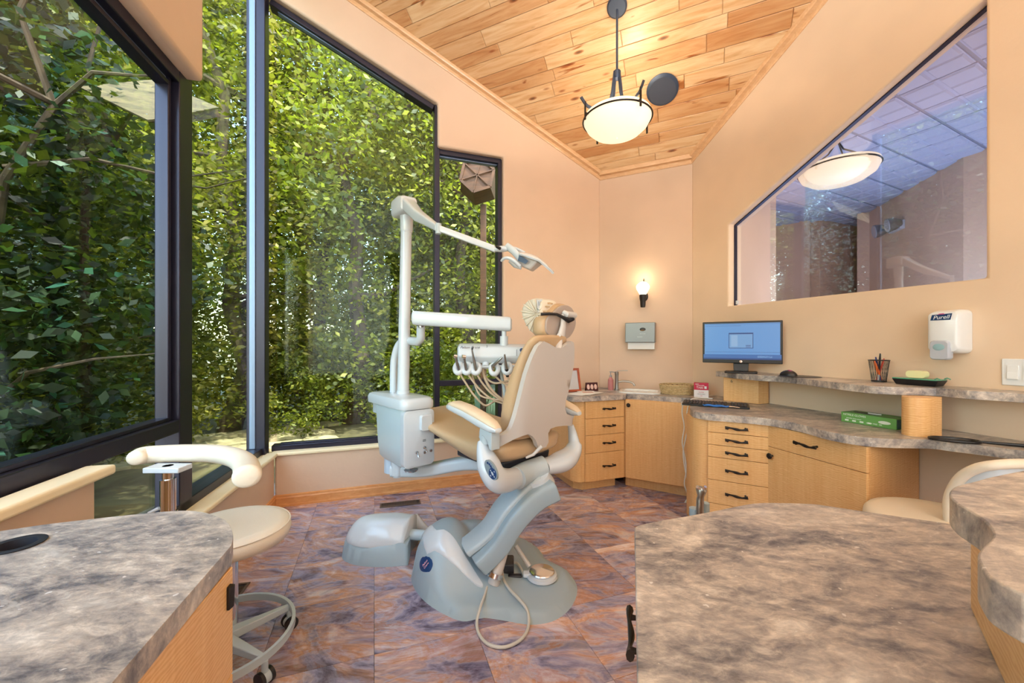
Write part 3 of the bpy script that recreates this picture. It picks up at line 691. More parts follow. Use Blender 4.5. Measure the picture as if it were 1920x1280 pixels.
def curve2(pts, n=6): return [(p.x, p.y) for p in bez([(p[0], p[1], 0) for p in pts], n)]
def fpts(px, z): return [tuple(onz(a, b, z))[:2] for a, b in px]
def worktop(name, poly, z1, label, cat='counter', th=.040, holes=()):
    c = poly[0]; t = MB(); t.prism(poly, z1-th, z1, holes); o = t.build(name, M['lam'], bevel=.002, seg=2, smooth=30)
    return tag(o, label, cat)
edge = [wp(WB, .60, .48), wp(WB, .57, .535), wp(WB, .52, .55)]
front = curve2([(.96, 3.318), (.985, 3.303), (1.02, 3.283)], 3)
desk = curve2([(1.40, 3.055), (1.34, 2.92), (1.20, 2.66), (1.155, 2.55), (1.140, 2.455), (1.185, 2.372)] + fpts([(1365,778), (1440,784.5), (1500,795), (1549,808), (1608.5,818.0), (1668,822.4), (1745,824), (1786.7,828.8), (1920,845)], ZT) + [(2.17, 1.25), (2.30, .85)], 5)
poly = [wp(WB, .60, .002)] + edge + [wp(WB, .10, .55)] + front + desk + [wp(WD, 2.85, .002), wp(WD, 0, .002), wp(WC, 0.002, .002)]
snk = [wp(WC, u, o) for u, o in rrect(.24, .56, .075, .335, .05, 4)]
counter = worktop('worktop', poly, ZT, 'long grey-brown stone-look worktop running along the back wall and below the shelf', holes=[snk])
sh = curve2(fpts([(1342,695.6), (1380,699.5), (1422,703), (1460,705), (1500,708.5), (1549,714.4), (1600,720), (1638,723.4), (1690,725.5), (1755,727), (1817,732), (1920,738)], 1.0) + [(2.22, 1.2), (2.36, .8)], 4)
q0 = WD.hit(1345); shelf = worktop('shelf', sh + [wp(WD, 2.9, .002), wp(WD, .50, .002)], 1.0, 'raised wavy-edged stone-look shelf on the right wall above the desk', 'shelf', .038)
# supports of the raised shelf
sp = thing('shelf_support', 'flat maple support block with a small number, under the left end of the raised shelf', 'support', (1.65, 2.85, ZT))
b0 = onz(1356, 751, ZT+.001); b1 = onz(1422, 757.5, ZT+.001); dn = Vector((.9441, .3296, 0))*.10
rel(sp, MB().prism([(b0.x,b0.y), (b1.x,b1.y), (b1.x+dn.x,b1.y+dn.y), (b0.x+dn.x,b0.y+dn.y)], ZT+.0005, .9615)).build('block', M['veneer'], sp, bevel=.004)
def text(s, size, mat_, parent, m, name='lettering', ext=.0004, shear=0, font=None):
    c = bpy.data.curves.new('t', 'FONT'); c.body = s; c.size = size; c.extrude = ext; c.align_x = 'CENTER'; c.align_y = 'CENTER'; c.shear = shear; c.resolution_u = 4
    o = bpy.data.objects.new('t', c); COL.objects.link(o); bpy.context.view_layer.update()
    me = bpy.data.meshes.new_from_object(o.evaluated_get(bpy.context.evaluated_depsgraph_get())); bpy.data.objects.remove(o)
    me.materials.clear(); me.materials.append(mat_); t = bpy.data.objects.new(name, me); COL.objects.link(t)
    if parent is not None: t.parent = parent; t.matrix_local = world(parent).inverted() @ m
    else: t.matrix_world = m
    return t
def facing(pos, right, up=(0,0,1), s=1):
    """matrix for flat things: x to the right as seen, y up, z out"""
    r = Vector(right).normalized(); u = Vector(up); u = (u - r*u.dot(r)).normalized(); n = r.cross(u)
    m = Matrix((( r.x, u.x, n.x, pos[0]), (r.y, u.y, n.y, pos[1]), (r.z, u.z, n.z, pos[2]), (0,0,0,1))); return m
bd = (b1-b0).normalized(); nn = bd.cross(Vector((0,0,1)))
text('6', .032, M['black'], sp, facing(b0 + bd*.058 + nn*.0012 + Vector((0,0,.148)), bd), 'number')
sp2 = thing('shelf_support', 'round-fronted maple support column under the raised shelf, right of the glove box', 'support', (1.93, 1.85, ZT))
cc = onz(1703, 817, ZT); dn = Vector((.9441, .3296, 0)); tn = Vector((.3296, -.9441, 0)); cpos = cc + dn*.075
pl = [cpos + dn*(-.075*math.cos(a)) + tn*(.05*math.sin(a)) for a in [-PI/2 + PI*i/16 for i in range(17)]] + [cpos + tn*.05 + dn*.07, cpos - tn*.05 + dn*.07]
rel(sp2, MB().prism([(p.x, p.y) for p in pl], ZT+.0005, .9615)).build('column', M['veneer'], sp2, smooth=40)

# ------------------------------------------------------------------ counters near the camera
isl = fpts([(1190.5,1010), (1190,993), (1196,985), (1239,975.4), (1318,961.6), (1397.5,945.7), (1437,942), (1516,943.8), (1556,948.5), (1635,960.4), (1781.5,981.4)], ZT)
isl = curve2(isl, 4)
ip = [(.098, .30)] + isl + [(1.25, .84), (1.40, .70), (1.40, .22), (.12, .22)]
worktop('worktop', ip, ZT, 'broad mottled brown stone-look island top in the right foreground')
t = thing('base_cabinet', 'maple island cabinet with twig pulls under the right foreground top', 'cabinet', (.8, .6, 0))
rel(t, MB().prism([(.14, .30), (.300, .865), (.70, .96), (1.02, .86), (1.34, .68), (1.34, .26), (.16, .26)], TK, ZC-.0005)).build('body', M['veneer'], t)
rel(t, MB().prism([(.2, .32), (.36, .80), (.70, .90), (1.0, .80), (1.28, .64), (1.28, .30)], 0, TK)).build('toe_kick', M['veneer'], t)
a, x, y, L = frame_of((.300, .865), (.14, .30))
for z0, z1, k in ((.60,.742,.70), (.40,.60,.52), (.09,.40,.3)): panel(t, a, x, y, .01, .40, z0, z1, 'drawer', pull=(.185, (z0+z1)/2+.02))
hi = fpts([(1920,881), (1860.5,893), (1826,902), (1798.7,908.7), (1783,917), (1781,929), (1795,943), (1812.4,953.4), (1840,970.6), (1857,987.8), (1862,1001.5), (1857,1011.8), (1840,1027), (1833,1041), (1840,1060), (1860.5,1084), (1920,1115)], 1.0)
hi = curve2(hi, 4)
worktop('worktop', hi + [(.50, .245), (.62, .19), (1.15, .20), (1.20, .70), (.95, .68)], 1.0, 'raised wavy-edged stone-look top standing above the island at the right edge', th=.040)
t = thing('shelf_support', 'maple support block under the raised island top at the right edge', 'support', (.62, .45, ZT))
s0 = onz(1878, 1262, ZT+.0005); rel(t, MB().prism([(.475, .335), (.64, .245), (.9, .50), (.72, .62)], ZT+.0005, .9595)).build('block', M['veneer'], t, bevel=.004)
lp_ = fpts([(75,984), (142,976), (262,963), (337,957), (375,959), (405,967), (427.5,980), (437,1002.5), (434,1022)], ZT)
lp_ = curve2(lp_, 5)
gp = onz(30, 1022, ZT); gh = [(gp.x + .034*math.cos(2*PI*i/24), gp.y + .034*math.sin(2*PI*i/24)) for i in range(24)]
wl_ = [wp(WA, WA.hit(0)+.0, .004)]
yl = lambda Y: (2.918 - Y)/.9701
worktop('worktop', [wp(WA, yl(.27), .004), wp(WA, yl(.88), .004), (-1.16, .868)] + lp_ + [(-.491, .484), (-.43, .27)], ZT, 'blue-grey sheened stone-look counter top in the left foreground', holes=[gh])
t = thing('grommet', 'round black cable grommet set in the left foreground counter', 'grommet', (gp.x, gp.y, ZT))
MB().lathe([(.033, -.03), (.033, .0005), (.043, .0008), (.044, .003), (.036, .0045), (.030, .003), (.029, -.03)], n=32, cap=False).build('ring', M['dark'], t)
MB().lathe([(.029, -.028), (.029, -.026)], n=24).build('cup', M['black'], t)
t = thing('base_cabinet', 'maple cabinet with a dark pull under the left foreground counter', 'cabinet', (-.8, .6, 0))
rel(t, MB().prism([wp(WA, yl(.30), .01), wp(WA, yl(.84), .01), (-.70, .89), (-.62, .85), (-.598, .820), (-.475, .30)], TK, ZC-.0005)).build('body', M['veneer'], t)
rel(t, MB().prism([wp(WA, yl(.34), .02), wp(WA, yl(.78), .02), (-.72, .82), (-.56, .36)], 0, TK)).build('toe_kick', M['veneer'], t)
a, x, y, L = frame_of((-.475, .30), (-.598, .82))
o = panel(t, a, x, y, .05, L-.004, .52, .742, 'drawer'); panel(t, a, x, y, .05, L-.004, .09, .52, 'door')
q0 = at(410, 1116, .79); q1 = at(427, 1116, .80); rel(t, MB().tube([q0 + (q0-q1)*.6, q0, q1], .0055, 8).bar(q1 + Vector((.004,0,.020)), q1 + Vector((.002,0,-.026)), .016, .013)).build('pull', M['iron'], o, bevel=.003)

# ================================================================== sink, taps and things on the worktop
t = thing('sink', 'white drop-in sink in the worktop', 'sink', tuple(WC.p(.40, ZT, .205)))
mb = MB(); rg = []
for w_, z in ((.0, 0), (.0, .010), (.012, .013), (.030, .010), (.045, -.02), (.060, -.10), (.12, -.115)):
    rg.append([tuple(WC.p(u, ZT+z, o)) for u, o in rrect(.225+w_, .575-w_, .06+w_, .35-w_, max(.065-w_*.4, .01), 4)])
mb.loft(rg); mb.f = [tuple(reversed(f)) for f in mb.f]; rel(t, mb).build('basin', mat('white_ceramic', (238,240,238), .15, coat=.5), t, smooth=50)
rel(t, MB().cyl(tuple(WC.p(.40, ZT-.114, .205)), tuple(WC.p(.40, ZT-.110, .205)), .02)).build('drain', M['chrome'], t)
t = thing('tap', 'brushed steel single-lever tap beside the sink', 'tap', (.955, 3.60, ZT))
MB().lathe([(.026, 0), (.026, .006), (.017, .010), (.016, .135), (.018, .140), (.018, .165), (.014, .170)]).build('post', M['steel'], t)
MB().tube([(0,0,.075), (.05,-.01,.083), (.10,-.03,.082), (.135,-.045,.07), (.150,-.05,.045)], .009, 12).build('spout', M['steel'], t)
MB().bar((0,0,.176), (.095,-.02,.182), .012, .006).build('lever', M['steel'], t, bevel=.002)
t = thing('soap_dispenser', 'pink liquid soap bottle with a pump behind the tap', 'dispenser', (.905, 3.62, ZT))
MB().lathe([(.024, 0), (.026, .004), (.026, .095), (.012, .112), (.011, .120)]).build('bottle', mat('pink_soap', (196,128,126), .15, spec=.6), t)
MB().lathe([(.012, .120), (.012, .134), (.004, .136), (.004, .160), (.010, .162), (.010, .170)]).tube([(0,0,.166), (.03,-.012,.165), (.036,-.014,.158)], .004, 8).build('pump', mat('grey_pump', (150,150,152), .35), t)
# woven basket
t = thing('basket', 'round woven seagrass basket on the worktop beside the sink', 'basket', (1.405, 3.335, ZT+.001))
MB().lathe([(.10, .0), (.112, .002), (.118, .006), (.132, .07), (.128, .07), (.114, .010), (.001, .008)], n=40, sx=1.12, sy=.86).build('lining', mat('seagrass_dark', (150,118,78), .8), t)
ms = m_trim('seagrass', (178,146,100), (226,200,154), .75, (60,60,60))
for k in range(8):
    z = .006 + k*.0102; r_ = .119 + z*.19; pts = []
    for i in range(88):
        a_ = 2*PI*i/88; w_ = .0028*(1 if (i//2 + k) % 2 else -1); pts.append(((r_+w_)*1.12*math.cos(a_), (r_+w_)*.86*math.sin(a_), z))
    MB().tube(pts, .0058, 5, closed=True).build('coil', ms, t)
# red and white box
t = thing('box', 'small red and white carton beside the basket', 'box', (1.50, 3.13, ZT+.001), math.radians(-24))
pk = mat('white_card', (232,226,228), .5); rd = mat('crimson_print', (196,24,66), .45)
MB().box(-.052, .052, -.03, .03, 0, .058).build('carton', pk, t, bevel=.001); MB().box(-.052, .052, -.03, .03, .058, .112).build('printed_top', rd, t, bevel=.001)
MB().box(.022, .038, -.0308, -.030, .068, .088).build('emblem', pk, t)
mm = world(t); fl_ = lambda x_, z_: mm @ facing((x_, -.0306, z_), (1,0,0))
text('NEW', .012, pk, t, fl_(-.03, .103)); text('TABS', .022, pk, t, fl_(-.010, .075)); text('FLAVOR', .010, rd, t, fl_(0, .040)); text('cleaning tablets', .009, M['dark'], t, fl_(0, .026)); text('120', .010, rd, t, fl_(.0, .012))
text('CLEANSER', .012, pk, t, fl_(-.006, .092))
# show card, papers, picture frame
t = thing('display_card', 'dark red standing card with three oval pictures of teeth', 'card', (.715, 3.54, ZT+.001), math.radians(18))
dk = mat('dark_red_card', (70,18,24), .4); MB().hexa([(-.06,-.012,0),(.06,-.012,0),(.06,-.009,0),(-.06,-.009,0),(-.06,.004,.075),(.06,.004,.075),(.06,.007,.075),(-.06,.007,.075)]).build('card', dk, t)
MB().hexa([(-.05,.03,0),(.05,.03,0),(.05,.033,0),(-.05,.033,0),(-.06,.004,.075),(.06,.004,.075),(.06,.007,.075),(-.06,.007,.075)]).build('stand', dk, t)
for k in (-1, 0, 1):
    mb = MB(); mb.lathe([(.001, .0008), (.014, .0006), (.015, 0)], n=20, sy=1.55); mt_ = Matrix.Translation((k*.036, -.0048, .037)) @ Matrix.Rotation(math.radians(78), 4, 'X')
    mb.v = [tuple(mt_ @ Vector(p)) for p in mb.v]; mb.build('oval_picture', mat('pale_pink_print', (226,190,180), .4), t)
for k, (x_, y_, a_) in enumerate(((.57,3.33,.25), (.61,3.35,.5), (.66,3.36,.1), (.645,3.40,.9))):
    o = MB().box(-.075, .075, -.10, .10, 0, .0014).build('paper_sheet', M['paper']); o.location = (x_, y_, ZT+.001+.0016*k); o.rotation_euler = (0, 0, a_-.9)
    tag(o, ['white leaflet at the bottom of the loose papers beside the show card', 'white leaflet turned askew in the loose papers by the show card', 'white leaflet lying second from top of the papers by the show card', 'white leaflet with a pink picture on top of the loose papers'][k], 'paper', 'loose papers on the worktop')
    if k == 3: q = MB().box(-.04, .05, -.05, .03, .0014, .0017).build('picture', mat('pinkish_print', (206,160,146), .5), o)
t = thing('picture_frame', 'reddish wooden picture frame leaning behind the loose papers', 'picture frame', (.52, 3.46, ZT+.001), math.radians(20)); 
rw = m_trim('red_wood', (150,64,36), (186,92,54), .35)
for n_, bx in (('stile', (-.10,-.08,0,.21)), ('stile', (.08,.10,0,.21)), ('frame_rail', (-.08,.08,0,.02)), ('frame_rail', (-.08,.08,.19,.21))):
    mb = MB().box(bx[0], bx[1], -.008, .008, bx[2], bx[3]); mt_ = Matrix.Rotation(math.radians(-14), 4, 'X'); mb.v = [tuple(mt_ @ Vector(p)) for p in mb.v]; mb.build(n_, rw, t, bevel=.002)
mb = MB().box(-.08, .08, -.001, .003, .02, .19); mb.v = [tuple(Matrix.Rotation(math.radians(-14), 4, 'X') @ Vector(p)) for p in mb.v]; mb.build('picture', mat('pale_photo', (200,196,196), .2), t)

# ------------------------------------------------------------------ back wall: sconce and towel dispenser
u = WC.hit(1208); t = thing('wall_sconce', 'dark iron wall sconce with a glowing white glass tulip', 'lamp', tuple(WC.p(u, 1.62, 0)), math.atan2(WC.d.y, WC.d.x))
# local: x along wall, -y into the room
o = MB().lathe([(.001, .0), (.034, .0), (.034, .006), (.026, .014), (.012, .018), (.001, .020)], n=28, sy=1.35); o.v = [(p[0], -p[2], p[1]+.025) for p in o.v]; o.f = [tuple(reversed(f)) for f in o.f]; o.build('backplate', M['iron'], t)
MB().tube([(0,-.015,.02), (0,-.05,.0), (0,-.085,-.03)], .009, 10).lathe([(.001,-.085),(.020,-.082),(.023,-.06),(.024,-.03),(.030,.0),(.032,.030),(.026,.034)], (0,-.095,0), 24).build('arm', M['iron'], t)
MB().bar((0,-.02,.05), (0,-.02,.165), .012, .006).tube([(0,-.02,.15), (.0,-.04,.165), (0,-.03,.185)], .004, 8).build('finial', M['iron'], t)
gl = mat('lit_opal_glass', (255,244,220), .3, emit=(255,234,196), estr=2.2)
MB().lathe([(.028,.032),(.040,.055),(.056,.085),(.059,.105),(.052,.122),(.036,.136),(.024,.146)], (0,-.095,0), 28, cap=False).build('glass_shade', gl, t)
point('sconce_bulb', tuple(WC.p(u, 1.62+.20, .10)), .7, (1, .80, .55), .03)
u0, zt0 = WC.uz(1172, 605, .10); u1 = WC.hit(1228, .10); zb0 = WC.uz(1172, 642, .10)[1]
t = thing('towel_dispenser', 'brushed metal paper towel dispenser on the back wall', 'dispenser', tuple(WC.p((u0+u1)/2, (zt0+zb0)/2, 0)), math.atan2(WC.d.y, WC.d.x))
w_ = (u1-u0)/2; h_ = (zt0-zb0)/2
MB().box(-w_, w_, -.10, -.0005, -h_, h_).build('case', mat('satin_steel', (150,154,156), .45, .75), t, bevel=.006, seg=3)
MB().box(-w_+.02, w_-.006, -.075, -.035, -h_-.062, -h_+.01).build('paper_towels', M['paper'], t, bevel=.003)
mm = world(t); lt = lambda x_, z_, s_, str_, m_, **k: text(str_, s_, m_, t, mm @ facing((x_, -.1006, z_), (1,0,0)), **k)
mb = MB(); mb.lathe([(.001, .0012), (.024, .001), (.026, 0)], n=28, sy=.62); mb.v = [(p[0]+.025, -.1-p[2], p[1]+.028) for p in mb.v]; mb.f = [tuple(reversed(f)) for f in mb.f]; mb.build('badge', M['black'], t)
lt(.025, .032, .014, 'B', mat('gold_print', (226,160,30), .4)); text('COMPACT', .008, mat('gold_print2', (226,160,30), .4), t, mm @ facing((.025, -.1016, .020), (1,0,0)))
pt_ = mat('pale_print', (216,220,222), .4); lt(.025, -.012, .010, 'RECYCLED', pt_); lt(.0, -.040, .012, 'Scottfold', pt_)

# ------------------------------------------------------------------ monitor, mouse, keyboard
t = thing('monitor', 'wide black desktop monitor with a blue screen on the raised shelf', 'monitor', (1.618, 2.79, 1.001), math.atan2(-.25, .40))
MB().prism(rrect(-.10, .10, -.075, .075, .02), 0, .012).build('foot', M['black'], t, bevel=.004); MB().hexa([(-.045,.0,.012),(.045,.0,.012),(.045,.03,.012),(-.045,.03,.012),(-.05,.022,.13),(.05,.022,.13),(.05,.04,.13),(-.05,.04,.13)]).build('neck', M['black'], t, bevel=.003)
z0 = .068; wM, hM = .488, .296
MB().box(-wM/2, wM/2, -.012, .022, z0, z0+hM).build('bezel', M['black'], t, bevel=.004)
scr = bpy.data.materials.new('screen'); scr.use_nodes = True; p_ = scr.node_tree.nodes['Principled BSDF']; p_.inputs['Base Color'].default_value = (.01,.02,.05,1); p_.inputs['Emission Color'].default_value = srgb((100,160,222)); p_.inputs['Emission Strength'].default_value = .75; p_.inputs['Roughness'].default_value = .25
def em(n_, c, s_=.75): return mat(n_, (5,8,12), .3, emit=c, estr=s_)
MB().box(-wM/2+.014, wM/2-.014, -.0135, -.012, z0+.026, z0+hM-.014).build('screen', scr, t)
dkb = em('screen_dark_blue', (30,74,140)); mdb = em('screen_mid_blue', (62,116,186)); ltb = em('screen_light_blue', (150,190,232))
sy_ = -.0135
def sb(x0, x1, z0_, z1_, m_, nm='screen_element', d=.0006): MB().box(x0, x1, sy_-d, sy_, z0_, z1_).build(nm, m_, t)
sb(-.237, .237, z0+.026, z0+.036, dkb, 'taskbar'); sb(-.237, .237, z0+.036, z0+.062, mdb, 'window_bar'); sb(.10, .185, z0+.040, z0+.054, ltb, 'toolbar')
sb(-.225, .0, z0+.264, z0+.2655, dkb); sb(-.225, .237, z0+.2755, z0+.277, dkb); sb(-.225, .237, z0+.078, z0+.0795, dkb)
sb(-.075, .075, z0+.105, z0+.215, dkb, 'dialog_frame'); sb(-.071, .071, z0+.109, z0+.205, em('dialog_blue', (122,172,224)), 'dialog', .001); sb(-.06, -.02, z0+.118, z0+.198, ltb, 'dialog_list', .0014); sb(.03, .06, z0+.114, z0+.118, dkb, 'dialog_button', .0014); sb(.03,.06,z0+.124,z0+.128,dkb,'dialog_button',.0014)
for k in range(8): sb(-.232, -.227, z0+.12+k*.017, z0+.128+k*.017, dkb, 'icon')
mm = world(t); mb = MB().lathe([(.001,.0008),(.0085,.0006),(.009,0)], n=20); mb.v = [(p[0], -.012-p[2], p[1]+z0+.0125) for p in mb.v]; mb.f = [tuple(reversed(f)) for f in mb.f]; mb.build('badge', M['chrome'], t)
text('hp', .012, M['dark'], t, mm @ facing((0, -.0132, z0+.0125), (1,0,0)), shear=.3)
o = MB().lathe([(.001,0),(.11,0),(.112,.001),(.11,.002),(.001,.002)], n=48).build('mouse_mat', M['dark']); q = onz(1480, 701.5, 1.0); o.location = (1.80, 2.47, 1.0005); tag(o, 'thin round dark mouse mat on the raised shelf', 'mouse mat')
t = thing('computer_mouse', 'small black and purple computer mouse right of the monitor', 'mouse', (1.765, 2.52, 1.0035), .6)
mb = MB(); mb.sphere((0,0,0), 1, 20); mb.v = [(p[0]*.030, p[1]*.050, max(p[2], 0)*.034) for p in mb.v]; mb.build('body', M['black'], t)
mb = MB(); mb.sphere((0,-.006,.004), 1, 20); mb.v = [(p[0]*.020, -.006+(p[1]+.006)*.030, .004+max(p[2]-.004, 0)*.033) for p in mb.v]; mb.build('palm_cover', mat('purple_gloss', (150,70,120), .2, coat=.5), t)
t = thing('keyboard', 'black computer keyboard on the desk end', 'keyboard', (1.375, 2.675, ZT+.001), math.atan2(-.173, .321))
MB().hexa([(-.20,-.068,0),(.20,-.068,0),(.20,.068,0),(-.20,.068,0),(-.20,-.068,.012),(.20,-.068,.012),(.20,.068,.020),(-.20,.068,.020)]).build('case', M['black'], t, bevel=.003)
kb = MB().box(0,.0155,0,.0155,0,.006).build('key', M['dark'], t, bevel=.002, seg=1); first = True
for r_ in range(6):
    for c_ in range(20):
        if c_ in (14, 18) and r_ < 99 and c_ == 14: continue
        o = kb if first else kb.copy()
        if not first: COL.objects.link(o)
        first = False; y_ = -.060 + r_*.0205; o.location = (-.19 + c_*.0190, y_, .0125 + (y_+.068)/.136*.008)
o = MB().tube([(x_, y_, .002 + .002*math.sin(k)) for k, (x_, y_) in enumerate([(.075*math.cos(a_)*1.0, .022*math.sin(a_)) for a_ in [2*PI*i/40 for i in range(40)]])], .0035, 8, closed=True)
t = thing('eyewear_strap', 'looped bright blue strap with a pale end lying on the keyboard edge', 'strap', (1.335, 2.585, ZT+.014), math.atan2(-.173, .321))
o.build('loop', M['bluepl'], t); MB().tube([(.07,0,.002), (.10,-.004,.003), (.135,-.012,.001)], [.004,.003,.0025], 8).build('tip', mat('pale_tip', (226,190,160), .4), t)

# ------------------------------------------------------------------ shelf things
t = thing('pen_cup', 'black wire mesh pen cup on the raised shelf', 'pen holder', (1.985, 2.135, 1.001))
mb = MB(); R0, R1, Hc = .030, .043, .115
for k in range(22):
    a_ = 2*PI*k/22; mb.tube([(R0*math.cos(a_), R0*math.sin(a_), .002), (R1*math.cos(a_+.25), R1*math.sin(a_+.25), Hc)], .0008, 4); mb.tube([(R0*math.cos(a_), R0*math.sin(a_), .002), (R1*math.cos(a_-.25), R1*math.sin(a_-.25), Hc)], .0008, 4)
mb.build('mesh_side', M['black'], t)
MB().tube([(R1*math.cos(2*PI*i/32), R1*math.sin(2*PI*i/32), Hc) for i in range(32)], .0028, 6, closed=True).build('rim', M['black'], t); MB().lathe([(.001,0),(R0+.002,0),(R0+.002,.006),(R0-.001,.006),(.001,.003)]).build('base', M['black'], t)
for k, (c_, dx, dy, L_, nm, lb) in enumerate([((232,110,40),-.026,.0,.105,'highlighter','orange highlighter leaning left in the mesh cup'), ((200,200,205),.020,.010,.140,'pen','silver ballpoint leaning right in the mesh cup'), ((30,30,34),-.006,-.014,.145,'pen','black ballpoint standing tallest in the mesh cup'), ((190,60,40),.012,-.018,.118,'marker','red-brown marker at the front of the mesh cup'), ((40,50,120),.0,.020,.125,'pen','dark blue ballpoint at the back of the mesh cup')]):
    pt = thing(nm, lb, nm, (1.985-dx*.4, 2.135-dy*.4, 1.008)); m_ = mat('pen_%d' % k, c_, .3)
    MB().tube([(0,0,0), (dx*1.1, dy*1.1, L_*.8)], .0045 if k else .0065, 10).build('barrel', m_, pt); MB().tube([(dx*1.1, dy*1.1, L_*.8), (dx*1.36, dy*1.36, L_)], [.0048 if k else .0068, .003], 10).build('cap', m_ if k != 1 else M['chrome'], pt)
t = thing('desk_tray', 'low black and green tray holding a pad of notes, on the raised shelf', 'tray', (2.01, 1.95, 1.001), math.atan2(-.9441, .3296))
MB().hexa([(-.075,-.035,0),(.075,-.035,0),(.075,.035,0),(-.075,.035,0),(-.088,-.042,.028),(.088,-.042,.028),(.088,.042,.028),(-.088,.042,.028)]).build('base', M['black'], t, bevel=.003)
gt = mat('clear_green_plastic', (90,160,130), .15, spec=.6); MB().box(-.085,.085,-.043,.043,.028,.034).tube([(.075,-.04,.034),(.085,-.04,.040),(.098,-.04,.034)], .003, 6).tube([(.075,.04,.034),(.085,.04,.040),(.098,.04,.034)], .003, 6).build('rim', gt, t, bevel=.002)
o = MB(); o.prism(rrect(-.038,.038,.0,.034,.014), -.016, .016); o.v = [(p[0], p[2], p[1]) for p in o.v]; o.f = [tuple(reversed(f)) for f in o.f]
o = o.build('note_pad', mat('pale_yellow_paper', (240,234,180), .6)); o.location = (2.008, 1.955, 1.037); o.rotation_euler = (0, 0, math.atan2(-.9441, .3296)); tag(o, 'rounded pale yellow block standing in the green tray', 'note pad')
# glove box
a0 = onz(1577, 789.5, ZT); a1 = onz(1681, 806.5, ZT); dv = (a1-a0); ln = dv.length
t = thing('glove_box', 'green and white box of disposable gloves on the desk', 'box', (a0.x, a0.y, ZT+.001), math.atan2(dv.y, dv.x))
gr = mat('green_print', (112,172,92), .45); MB().box(0, ln, 0, .12, 0, .052).build('carton', gr, t, bevel=.0015)
MB().prism([(ln*.35+.045*math.cos(2*PI*i/20)*1.3, .06+.022*math.sin(2*PI*i/20)) for i in range(20)], .052, .0526).build('opening', M['dark'], t)
MB().box(ln+.0001, ln+.0006, .004, .116, .004, .048).build('end_label', mat('teal_print', (32,92,92), .45), t)
MB().prism([(ln*.5+.03*math.cos(2*PI*i/12), .06+.012*math.sin(2*PI*i/12)) for i in range(12)], .0526, .058).build('glove_edge', M['paper'], t, bevel=.002)
mm = world(t); wt_ = mat('white_print', (236,242,232), .5)
fx = lambda x_, z_: mm @ facing((x_, -.0006, z_), (1,0,0))
text('NITRILE GLOVES', .014, wt_, t, fx(ln*.26, .041)); text('LATEX FREE  100', .009, wt_, t, fx(ln*.62, .012)); text('powder-free exam', .009, wt_, t, fx(ln*.25, .024))
for k in range(4): MB().box(ln*(.08+.14*k), ln*(.15+.14*k), -.0006, 0, .008, .016).build('print_block', wt_, t)
mb = MB(); mb.prism([(ln*.80+.026*math.cos(2*PI*i/16), .026+.008*math.sin(2*PI*i/16)) for i in range(16)], 0, .0007); mb.v = [(p[0], -p[2], p[1]) for p in mb.v]; mb.build('hand_picture', wt_, t)
# hand mirror
m0 = onz(1743, 821, ZT+.006); m1 = onz(1838, 829, ZT+.006); dv = (m1-m0); c_ = (m0+m1)/2
t = thing('hand_mirror', 'black-rimmed oval hand mirror with a long handle lying on the desk', 'mirror', (c_.x, c_.y, ZT+.0015), math.atan2(dv.y, dv.x))
ra = dv.length/2; rb_ = .042
MB().tube([(ra*math.cos(2*PI*i/40), rb_*math.sin(2*PI*i/40), .006) for i in range(40)], .006, 8, closed=True).tube([(ra,0,.006),(ra+.05,.0,.006),(ra+.16,.0,.006)], [.005,.006,.008], 8).build('rim', M['black'], t)
MB().prism([(ra*math.cos(2*PI*i/40), rb_*math.sin(2*PI*i/40)) for i in range(40)], .001, .005).build('glass', mat('mirror', (235,238,240), .03, 1), t)

# ------------------------------------------------------------------ right wall: sanitizer dispenser and switches
oD_ = .11; uu0, zz0 = WD.uz(1737, 662, oD_); uu1 = WD.hit(1797, oD_); zz1 = WD.uz(1737, 582, oD_)[1]; hw = (uu1-uu0)/2
t = thing('sanitizer_dispenser', 'white hand sanitizer dispenser with a grey push plate on the right wall', 'dispenser', tuple(WD.p((uu0+uu1)/2, zz0, 0)), math.atan2(WD.d.y, WD.d.x))
Hh = zz1 - zz0; mb = MB(); rings = []
for y_, sx_, zo in ((-.001, 1.04, .0), (-.05, 1.04, .0), (-.08, 1.0, .004), (-.105, .93, .010), (-.112, .80, .03)):
    rings.append([(px_*sx_, y_, pz_) for px_, pz_ in rrect(-hw, hw, 0+zo, Hh-zo*1.2, .022, 5)])
mb.loft(rings); mb.f = [tuple(reversed(f)) for f in mb.f]; mb.build('housing', mat('dispenser_white', (232,234,236), .3, coat=.2), t, smooth=40)
mb = MB(); rings = []
for y_, s_ in ((-.09, 1.0), (-.122, 1.0), (-.128, .9)): rings.append([(px_*s_ - .004, y_, pz_*s_ + .012*(1-s_)) for px_, pz_ in rrect(-.034, .034, -.030, .062, .016, 5)])
mb.loft(rings); mb.f = [tuple(reversed(f)) for f in mb.f]; mb.build('push_plate', mat('dispenser_grey', (186,192,204), .35), t, smooth=40)
mb = MB().lathe([(.001,.0006),(.020,.0005),(.021,0)], n=24, sy=.75); mb.v = [(p[0]-.004, -.1285-p[2], p[1]+.030) for p in mb.v]; mb.f = [tuple(reversed(f)) for f in mb.f]; mb.build('sight_window', mat('clear_gel', (150,186,196), .1, spec=.7), t)
MB().tube([(.01,-.07,.004), (.01,-.07,-.012)], .005, 8).build('nozzle', M['grey'], t)
mm = world(t); sk_ = .012; MB().hexa([(-.040,-.1135,Hh*.76),(.030,-.1135,Hh*.76),(.030,-.112,Hh*.76),(-.040,-.112,Hh*.76),(-.034,-.1135,Hh*.76+.026),(.036,-.1135,Hh*.76+.030),(.036,-.112,Hh*.76+.030),(-.034,-.112,Hh*.76+.026)]).build('logo_plate', M['navy'], t)
